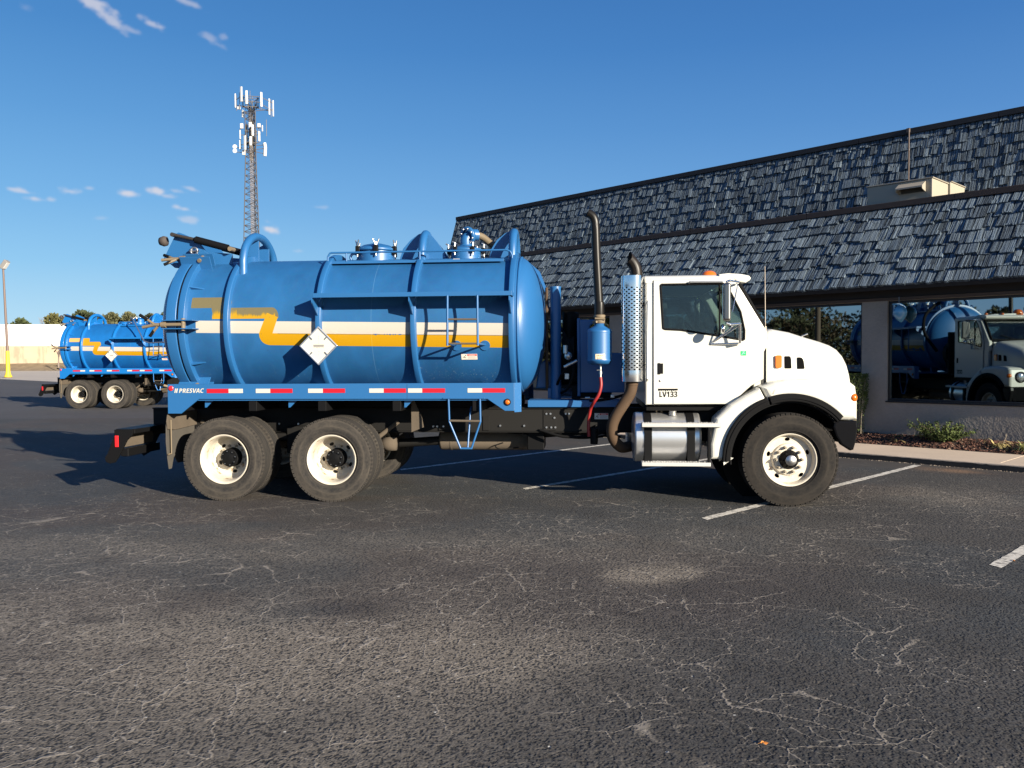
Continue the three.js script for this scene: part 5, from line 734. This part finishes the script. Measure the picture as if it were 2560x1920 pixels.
  P('drain_hose', tube([[3.845, 1.46, 0.8], [3.85, 1.36, 0.82], [3.82, 1.25, 0.82], [3.77, 1.17, 0.8], [3.73, 1.09, 0.72], [3.705, 0.95, 0.68], [3.7, 0.85, 0.68], [3.705, 0.74, 0.68]], 0.02, 50, 12), mHose, t);
  P('drain_bottle', [lathe([[0.04, 0.645], [0.045, 0.65], [0.052, 0.83], [0.047, 0.835], [0.03, 0.845], [0.001, 0.845]], 'y', 24).translate(3.768, 0, 0.66), rod([3.72, 0.84, 0.66], [3.8, 0.87, 0.6], 0.012)], mBlack, t);
  if (!far) P('frame_sticker', card(0.17, 0.075, 3.86, 0.97, 0.4465), mWarn, t, 'white sticker with red heading on the frame');
  if (far) P('boom_pipe', [rods([[1.2, 3.12, 0.9], [1.75, 2.35, 1.2], [1.95, 2.28, 1.2], [3.1, 2.33, 1.2]], 0.022)], mSteel, t);
  // ---------------- engine exhaust
  const mf = P('exhaust_pipe', [tube([[4.2, 0.6, 0.5], [4.08, 0.625, 0.75], [3.99, 0.74, 0.86], [3.975, 0.863, 0.9], [4.01, 0.98, 0.92], [4.12, 1.163, 0.94], [4.19, 1.28, 0.95], [4.21, 1.38, 0.95], [4.21, 1.46, 0.95]], 0.066, 60, 18), rod([4.21, 1.37, 0.95], [4.21, 1.39, 0.95], 0.073)], mRusty, t);
  P('exhaust_tip', [cutTube([[4.262, 2.6, 0.95], [4.262, 2.67, 0.95], [4.25, 2.74, 0.95], [4.22, 2.8, 0.95], [4.185, 2.84, 0.95]], 0.068, [-1, 0.12, 0.35]), lathe([[0.062, 2.62], [0.075, 2.625], [0.075, 2.645], [0.062, 2.65]], 'y', 24).translate(4.262, 0, 0.95)], std([0.014, 0.011, 0.009], 0.4, { specularIntensity: 0.5, side: THREE.DoubleSide }), t);
  P('muffler', rod([4.215, 1.44, 0.95], [4.23, 2.62, 0.95], 0.105, 0.105, 28), std([0.12, 0.11, 0.1], 0.6, { metalness: 0.6 }), t);
  P('muffler_guard', new THREE.CylinderGeometry(0.13, 0.13, 0.97, 48, 1, true).translate(4.215, 2.03, 0.95), mGuard, t, 'chrome perforated heat guard');
  each('guard_band', [[1.415, 1.545], [2.515, 2.645]].map(([a, b]) => lathe([[0.128, a], [0.132, a], [0.132, b], [0.128, b]], 'y', 48).translate(4.215, 0, 0.95)), mChrome, t);
  each('stack_mount', [box(4.2, 4.37, 2.3, 2.34, 0.7, 0.95, 0.004), box(4.2, 4.37, 1.6, 1.64, 0.7, 0.95, 0.004)], mBlack, t);
  P('grab_handle', rods([[4.39, 2.35, 1.0], [4.385, 2.33, 1.075], [4.375, 1.45, 1.08], [4.385, 1.42, 1.0]], 0.014), mSteel, t);
  // ---------------- cab
  const cab = new THREE.Group(); cab.name = 'cab'; t.add(cab);
  const win = [[4.53, 2.524], [4.545, 2.534], [5.24, 2.536], [5.33, 2.42], [5.435, 2.21], [5.48, 2.0], [5.478, 1.9], [5.46, 1.888], [5.15, 1.945], [4.76, 2.008], [4.585, 2.018], [4.56, 2.03]];
  const grow = (pts, d) => { const cx = pts.reduce((a, p) => a + p[0], 0) / pts.length, cy = pts.reduce((a, p) => a + p[1], 0) / pts.length; return pts.map(([x, y]) => { const l = Math.hypot(x - cx, y - cy); return [x + (x - cx) / l * d, y + (y - cy) / l * d]; }); };
  const side = [[4.36, 1.145], [5.33, 1.145], [5.56, 1.36], [5.702, 1.44], [5.702, 1.75], [5.735, 1.81], [5.735, 1.985], [5.7, 2.045], [5.45, 2.46], [5.36, 2.6], [5.25, 2.625], [4.42, 2.605], [4.365, 2.56]];
  P('cab_body', [...both(ext(side, 0.95, 1.03, 0.016, [grow(win, 0.03)])), box(4.355, 4.42, 1.145, 2.0, -1.0, 1.0, 0.02), box(4.355, 4.42, 2.4, 2.62, -1.0, 1.0, 0.02), box(4.355, 4.42, 2.0, 2.4, 0.55, 1.0, 0.01), box(4.355, 4.42, 2.0, 2.4, -1.0, -0.55, 0.01), box(4.42, 5.7, 1.14, 1.19, -0.96, 0.96, 0.01), box(5.6, 5.76, 1.2, 2.0, -0.94, 0.94, 0.02)], mWhite, cab, 'white painted cab');
  { // roof: crowned across
    const sec = (y, r) => { const p = []; for (let i = 0; i <= 40; i++) { const z = -1.035 + 2.07 * i / 40, e = Math.abs(z) / 1.035; p.push([z, y + 0.055 * (1 - e * e) - r * Math.pow(Math.max(0, (e - 0.9) / 0.1), 2)]); } return p; };
    const top = sec(2.635, 0.05), g = extX([...top.map(([z, y]) => [z, y]), [1.035, 2.555], [-1.035, 2.555]], 4.352, 5.3, 0.012);
    P('roof', g, mWhite, cab);
    P('sun_visor', [ext([[5.2, 2.648], [5.3, 2.66], [5.45, 2.648], [5.54, 2.628], [5.562, 2.6], [5.55, 2.575], [5.5, 2.545], [5.42, 2.56], [5.36, 2.6], [5.2, 2.62]], -1.0, 1.0, 0.012)], mWhite, cab);
    each('roof_lamp', [-0.85, -0.45, 0, 0.45].map((z) => new THREE.SphereGeometry(0.032, 14, 8).scale(1.5, 0.9, 1.3).translate(5.32, 2.675, z)), mAmber, cab);
    P('beacon', lathe([[0.11, 2.66], [0.11, 2.7], [0.104, 2.725], [0.085, 2.765], [0.05, 2.788], [0.001, 2.794]], 'y', 28).translate(5.23, 0, 0), mAmber, cab, 'amber beacon on the roof');
  }
  P('windshield', new THREE.BoxGeometry(0.006, 0.66, 1.86).rotateZ(Math.atan2(0.3, 0.54)).translate(5.565, 2.3, 0), mGlass, cab);
  P('windshield_seal', both(rod([5.715, 2.045, 0.955], [5.44, 2.53, 0.95], 0.026)).concat([rod([5.71, 2.05, -0.94], [5.71, 2.05, 0.94], 0.02), rod([5.43, 2.54, -0.94], [5.43, 2.54, 0.94], 0.018)]), mRubber, cab);
  each('wiper', [rod([5.74, 2.03, 0.5], [5.66, 2.17, 0.1], 0.008), rod([5.74, 2.03, -0.3], [5.66, 2.17, -0.7], 0.008)], mBlack, cab);
  P('rear_window', box(4.37, 4.376, 2.0, 2.4, -0.55, 0.55, 0), mGlass, cab);
  const doorPts = [[4.452, 1.155], [5.315, 1.155], [5.4, 1.215], [5.52, 1.34], [5.537, 1.4], [5.54, 1.8], [5.553, 1.86], [5.553, 1.99], [5.5, 2.24], [5.41, 2.44], [5.31, 2.575], [5.26, 2.59], [4.452, 2.582]];
  for (const s of [1, -1]) {
    const F = (g) => (s > 0 ? g : (Array.isArray(g) ? g.map(flip) : flip(g)));
    const d = P('door', F(ext(doorPts, 1.031, 1.05, 0.005, [win])), mWhite, cab);
    P('door_window', F(ext(grow(win, 0.012), 1.034, 1.039)), mGlass, d);
    P('window_seal', F(rods([...win, win[0]].map(([x, y]) => [x, y, 1.047]), 0.013, 8)), mRubber, d);
    P('vent_bar', F(rod([5.2, 2.535, 1.046], [5.2, 1.94, 1.046], 0.01)), mRubber, d);
    P('door_seam', F(rods([...doorPts, doorPts[0]].map(([x, y]) => [x, y, 1.033]), 0.0045, 6)), std([0.18, 0.17, 0.16], 0.8), d);
    P('door_handle', F([box(4.5, 4.528, 1.498, 1.63, 1.0505, 1.062, 0.006), box(4.528, 4.56, 1.505, 1.625, 1.0505, 1.055, 0.003)]), mBlack, d);
    P('door_lock', F(lathe([[0.014, 0], [0.013, 0.006], [0.001, 0.008]], 'z', 16).translate(4.527, 1.425, 1.0505)), mSteel, d);
    if (!far) { const q = s > 0 ? text('LV133', bold, 0.064, 4.512, 1.236, 1.0505, { depth: 0.003, wide: 0.86 }) : text('LV133', bold, 0.064, 0, 0, 0, { depth: 0.003, wide: 0.86 }).rotateY(Math.PI).translate(4.735, 1.236, -1.0505); P('door_number', q, mBlack, d, 'black number LV133'); P('black_strip', F([box(4.502, 4.728, 1.312, 1.333, 1.0505, 1.053, 0.001), ...Array.from({ length: 9 }, (_, i) => box(4.51 + i * 0.024, 4.52 + i * 0.024, 1.304 + 0.003 * (i % 3), 1.3125, 1.0505, 1.053, 0))]), mBlack, d); if (s > 0) P('green_sticker', card(0.062, 0.052, 5.47, 1.737, 1.0515), mGreen, d, 'small green sticker'); }
    // mirror on its tubular arms
    const m = P('mirror', F(new RoundedBoxGeometry(0.085, 0.425, 0.19, 4, 0.03).rotateY(-0.15).translate(5.24, 2.305, 1.3)), std([0.25, 0.24, 0.22], 0.25, { metalness: 0.9 }), cab);
    P('mirror_glass', F(box(-0.003, 0, -0.19, 0.19, -0.08, 0.08, 0).rotateY(-0.15).translate(5.195, 2.305, 1.3)), mMirrorGlass, m);
    P('mirror_arm', F([rods([[5.23, 2.53, 1.3], [5.27, 2.545, 1.3], [5.385, 2.535, 1.2], [5.39, 2.53, 1.05]], 0.014), rods([[5.23, 2.075, 1.3], [5.28, 2.06, 1.28], [5.4, 2.07, 1.2], [5.41, 1.86, 1.16], [5.405, 1.84, 1.06]], 0.014), rod([5.39, 2.05, 1.2], [5.12, 1.86, 1.06], 0.009), rod([5.34, 2.06, 1.24], [5.1, 1.85, 1.06], 0.009), rod([5.385, 2.52, 1.15], [5.3, 2.2, 1.3], 0.006), rod([5.405, 1.85, 1.1], [5.1, 1.845, 1.06], 0.011)]), mChrome, m);
    P('convex_mirror', F(new THREE.SphereGeometry(0.055, 18, 12).scale(0.5, 1, 1).translate(5.2, 2.01, 1.27)), mChrome, m);
    P('rain_guard', F(rods([[4.85, 2.545, 1.065], [4.86, 2.555, 1.075], [5.23, 2.552, 1.075]], 0.012)), mSteel, cab);
  }
  // cab interior
  P('seat', [0.5, -0.5].flatMap((z) => [box(4.65, 5.15, 1.5, 1.62, z - 0.25, z + 0.25, 0.05), box(4.52, 4.66, 1.6, 2.2, z - 0.24, z + 0.24, 0.05), box(4.55, 4.65, 2.2, 2.4, z - 0.14, z + 0.14, 0.04), box(4.7, 5.1, 1.2, 1.5, z - 0.2, z + 0.2, 0.02)]), mSeat, cab);
  P('dashboard', [box(5.28, 5.6, 1.6, 1.98, -0.93, 0.93, 0.06)], std([0.06, 0.06, 0.062], 0.8), cab);
  P('steering_wheel', [new THREE.TorusGeometry(0.22, 0.015, 10, 36).rotateY(Math.PI / 2).rotateZ(0.6).translate(5.12, 1.98, -0.5), rod([5.12, 1.98, -0.5], [5.32, 1.85, -0.5], 0.03)], mBlack, cab);
  P('gear_lever', [rod([5.15, 1.3, 0.05], [5.05, 1.95, 0.1], 0.012), new THREE.SphereGeometry(0.03, 12, 8).translate(5.05, 1.96, 0.1)], mSteel, cab);
  P('cab_lining', [box(4.43, 5.25, 2.54, 2.552, -0.93, 0.93, 0), ...both(box(4.43, 5.5, 1.2, 1.9, 0.925, 0.935, 0))], mTan, cab);
  P('antenna', [rod([5.745, 1.98, 0.9], [5.745, 2.05, 0.9], 0.012), rod([5.745, 2.05, 0.9], [5.738, 2.74, 0.9], 0.0045, 0.003, 6)], std([0.5, 0.42, 0.34], 0.4), cab);
  // ---------------- hood
  const st = [[5.745, 0.972, 1.985, 0.17], [5.775, 0.972, 2.008, 0.17], [5.84, 0.965, 2.018, 0.18], [6.04, 0.935, 1.982, 0.2], [6.24, 0.905, 1.918, 0.2], [6.4, 0.88, 1.872, 0.2], [6.52, 0.86, 1.828, 0.19], [6.6, 0.845, 1.78, 0.18], [6.66, 0.83, 1.71, 0.16], [6.7, 0.815, 1.63, 0.14], [6.73, 0.8, 1.53, 0.13], [6.748, 0.785, 1.42, 0.12], [6.754, 0.775, 1.24, 0.1]];
  { const section = ([x, w, top, rc]) => { const h = []; const yb = x < 6.62 ? 1.31 : mix(1.31, 1.0, clamp((x - 6.62) / 0.06)); for (let i = 0; i <= 6; i++) h.push([w - 0.012 * i / 6, mix(yb, top - rc, i / 6)]); for (let i = 1; i <= 10; i++) { const a = i / 10 * Math.PI / 2; h.push([w - 0.012 - rc + rc * Math.cos(a), top - rc + rc * Math.sin(a)]); } const zt = h[h.length - 1][0]; for (let i = 1; i <= 5; i++) h.push([zt * (1 - i / 5), top + 0.025 * (1 - (1 - i / 5) ** 2)]); return [...h.map(([z, y]) => [x, y, z]), ...h.slice(0, -1).reverse().map(([z, y]) => [x, y, -z])]; };
    const S = []; for (let i = 0; i < st.length - 1; i++) for (let k = 0; k < 3; k++) S.push(section(st[i].map((v, j) => mix(v, st[i + 1][j], k / 3)))); S.push(section(st[st.length - 1]));
    const n = S[0].length, pos = S.flat(2), ix = []; for (let i = 0; i < S.length - 1; i++) for (let j = 0; j < n - 1; j++) { const a = i * n + j, b = a + 1, c = a + n, d = c + 1; ix.push(a, c, b, b, c, d); }
    const last = (S.length - 1) * n; for (let j = 1; j < n - 1; j++) ix.push(last, last + j + 1, last + j); for (let j = 1; j < n - 1; j++) ix.push(0, j, j + 1);
    const g = new THREE.BufferGeometry(); g.setAttribute('position', new THREE.Float32BufferAttribute(pos, 3)); g.setIndex(ix); const hood = P('hood', toCreasedNormals(g, 0.7), mWhite, t, 'white sloping hood'); hood.material = mWhite.clone(); hood.material.side = THREE.DoubleSide;
    const vent = (x, pts, mat, nm, z0, dz, lab) => { for (const s of [1, -1]) { const w = z0, q = ext(pts, -0.01, dz, 0.003).rotateY(0.145).translate(x, 0, w); P(nm, s > 0 ? q : flip(q), mat, hood, lab); } };
    const rr = (w, h, y, r, cut = 0) => { const s = new THREE.Shape(); s.moveTo(-w / 2 + r, y - h / 2); s.lineTo(w / 2 - r, y - h / 2); s.quadraticCurveTo(w / 2, y - h / 2, w / 2, y - h / 2 + r); s.lineTo(w / 2 - cut * 0.15, y + h / 2 - Math.max(r, cut)); s.quadraticCurveTo(w / 2 - cut * 0.3, y + h / 2, w / 2 - Math.max(r, cut), y + h / 2); s.lineTo(-w / 2 + r, y + h / 2); s.quadraticCurveTo(-w / 2, y + h / 2, -w / 2, y + h / 2 - r); s.lineTo(-w / 2, y - h / 2 + r); s.quadraticCurveTo(-w / 2, y - h / 2, -w / 2 + r, y - h / 2); return s; };
    vent(5.878, rr(0.074, 0.148, 1.638, 0.022), mAmber, 'side_marker', 0.956, 0.024, 'amber side marker lamp');
    vent(5.996, rr(0.078, 0.143, 1.63, 0.008, 0.035), mVent, 'hood_vent', 0.94, 0.006); vent(6.146, rr(0.084, 0.134, 1.62, 0.008, 0.06), mVent, 'hood_vent', 0.918, 0.006);
    P('hood_latch', rods([[6.2, 1.93, 0.7], [6.25, 1.955, 0.72], [6.27, 1.96, 0.72]], 0.008), mSteel, hood);
    const gr = P('grille', [box(6.745, 6.765, 1.02, 1.42, -0.56, 0.56, 0.01)], mBlack, hood); each('grille_bar', Array.from({ length: 6 }, (_, i) => box(6.766, 6.785, 1.05 + i * 0.065, 1.085 + i * 0.065, -0.55, 0.55, 0.006)), mChrome, gr);
  }
  P('hood_gap', [...both(box(5.69, 5.75, 1.36, 1.975, 0.88, 0.945, 0.004))], std([0.05, 0.048, 0.046], 0.8), t);
  // ---------------- fenders
  const arc = (r, a0, a1, n) => Array.from({ length: n + 1 }, (_, i) => { const a = THREE.MathUtils.degToRad(mix(a0, a1, i / n)); return [5.965 + r * Math.cos(a), 0.527 + r * Math.sin(a)]; });
  for (const s of [1, -1]) {
    const F = (g) => (s > 0 ? g : (Array.isArray(g) ? g.map(flip) : flip(g)));
    const f = P('fender', F([ext([[5.642, 1.355], [5.78, 1.415], [5.9, 1.44], [6.16, 1.45], [6.5, 1.435], [6.62, 1.41], [6.68, 1.36], [6.7, 1.2], [6.7, 0.985], [6.6, 0.975], ...arc(0.7, 40, 108, 18), [5.72, 1.2]], 0.7, 1.2, 0.07)]), mWhite, t);
    P('splash_panel', F([ext([[5.08, 0.53], [5.075, 0.7], [5.14, 1.0], [5.3, 1.155], [5.46, 1.255], [5.628, 1.345], [5.705, 1.195], ...arc(0.7, 111, 180, 18), [5.27, 0.53]], 0.86, 1.19, 0.05)]), mWhite, t);
    P('fender_flare', F([ext([...arc(0.756, 41, 109, 24), ...arc(0.665, 109, 41, 24)], 1.15, 1.235, 0.012), ext([...arc(0.72, 41, 109, 24), ...arc(0.695, 109, 41, 24)], 1.2, 1.245, 0.004)]), mRubber, f);
    P('fender_flare', F([ext([...arc(0.756, 110.5, 181, 24), ...arc(0.665, 181, 110.5, 24)], 1.15, 1.235, 0.012), ext([...arc(0.72, 110.5, 181, 24), ...arc(0.695, 181, 110.5, 24)], 1.2, 1.245, 0.004)]), mRubber, f);
    P('wheel_well', F([ext([...arc(0.66, 30, 185, 30), ...arc(0.645, 185, 30, 30)], 0.5, 1.16), ext(arc(0.66, 0, 360, 40), 0.48, 0.5)]), mBlack, f);
    P('turn_signal', F(new THREE.SphereGeometry(1, 24, 16).scale(0.05, 0.055, 0.06).translate(6.652, 1.232, 1.155)), mAmber, f, 'amber turn signal on the front corner');
    const hl = P('headlamp', F(lathe([[0.1, 0], [0.095, 0.012], [0.06, 0.028], [0.001, 0.034]], 'x', 28).translate(6.698, 1.2, 0.93)), mLens, f); P('lamp_bezel', F(lathe([[0.1, 0], [0.125, 0.004], [0.125, 0.016], [0.1, 0.02]], 'x', 28).translate(6.697, 1.2, 0.93)), mBlack, hl);
    // fuel tank with steps
    const k = P('fuel_tank', F([rod([4.255, 0.752, 0.8], [4.97, 0.752, 0.8], 0.293, 0.293, 48), lathe([[0.293, 0], [0.285, 0.02], [0.24, 0.032], [0.001, 0.036]], 'x', 48).translate(4.97, 0.752, 0.8), flip(lathe([[0.293, 0], [0.285, 0.02], [0.24, 0.032], [0.001, 0.036]], 'x', 48)).rotateY(Math.PI).translate(4.255, 0.752, 0.8)]), mAlu, t);
    each('tank_strap', F([4.385, 4.875].map((x) => lathe([[0.293, x - 0.045], [0.3, x - 0.045], [0.3, x + 0.045], [0.293, x + 0.045]], 'x', 48).translate(0, 0.752, 0.8))), mBlack, k);
    P('filler_cap', F([rod([4.68, 1.02, 0.92], [4.68, 1.075, 0.93], 0.045, 0.045, 20)]), mSteel, k); each('tank_fitting', F([rod([4.5, 1.03, 0.85], [4.5, 1.085, 0.85], 0.01), rod([4.56, 1.03, 0.85], [4.56, 1.075, 0.85], 0.01)]), mBrass, k);
    const tread = (x0, x1, y) => Array.from({ length: Math.floor((x1 - x0) / 0.03) }, (_, i) => new THREE.ConeGeometry(0.009, 0.012, 6).translate(x0 + 0.015 + i * 0.03, y + 0.006, 1.14 + 0.05 * (i % 2)));
    P('step', F([box(4.305, 5.2, 0.9, 0.945, 1.06, 1.22, 0.006), ...tread(4.31, 5.19, 0.944)]), std([0.5, 0.49, 0.46], 0.5, { metalness: 0.4 }), k); P('step', F([box(4.305, 5.08, 0.452, 0.497, 1.06, 1.22, 0.006), ...tread(4.31, 5.07, 0.496)]), std([0.5, 0.49, 0.46], 0.5, { metalness: 0.4 }), k);
    each('step_hanger', F([box(5.05, 5.075, 0.49, 0.905, 1.15, 1.21, 0.004), box(4.34, 4.43, 0.46, 0.9, 1.06, 1.1, 0.004), box(4.83, 4.92, 0.46, 0.9, 1.06, 1.1, 0.004)]), mBlack, k);
  }
  P('cab_floor', [box(4.37, 5.5, 1.07, 1.138, -0.95, 0.95, 0.01), box(4.9, 5.3, 0.7, 1.07, -0.3, 0.8, 0.02), box(5.0, 6.4, 0.7, 1.3, -0.38, 0.38, 0.04)], mBlack, t);
  const endPts = [[6.45, 0.955], [6.5, 0.972], [6.7, 0.968], [6.71, 0.9], [6.69, 0.74], [6.665, 0.645], [6.63, 0.635], [6.53, 0.7], [6.47, 0.8], [6.44, 0.9]];
  P('front_bumper', [extY([[6.69, 1.09], [6.76, 0.75], [6.785, 0.3], [6.79, 0], [6.785, -0.3], [6.76, -0.75], [6.69, -1.09], [6.6, -1.08], [6.68, -0.7], [6.68, 0.7], [6.6, 1.08]], 0.66, 0.965, 0.02), ...both(ext(endPts, 1.075, 1.17, 0.02))], std([0.005, 0.005, 0.006], 0.22, { specularIntensity: 0.25 }), t);
  each('bumper_mount', both(box(6.3, 6.7, 0.8, 0.95, 0.36, 0.45, 0.01)), mSteel, t);
  if (!far) { const d = new THREE.Group(); d.name = 'front_placard'; t.add(d); const q = (g) => g.rotateX(Math.PI / 4).translate(6.82, 0.87, 0.55 - 0.3 - 0.5); P('placard_plate', q(new THREE.BoxGeometry(0.005, 0.27, 0.27)), mTapeWhite, d); P('placard_frame', q(merge([[0.145, 0], [-0.145, 0]].flatMap(([y]) => [new THREE.BoxGeometry(0.02, 0.02, 0.31).translate(0, y, 0), new THREE.BoxGeometry(0.02, 0.31, 0.02).translate(0, 0, y)]))), mAlu, d); }
  return t;
}
const TRUCK_TURN = THREE.MathUtils.degToRad(-5.11);
buildTruck('tanker_truck', 'large white cab truck with blue ribbed tank in the foreground across the bay lines', -2.7, -10.98, TRUCK_TURN, false);
buildTruck('tanker_truck', 'distant blue tank truck with solid orange stripe behind the rear of the foreground truck', -14.35, -29.85, TRUCK_TURN, true);

renderer.render(scene, camera);
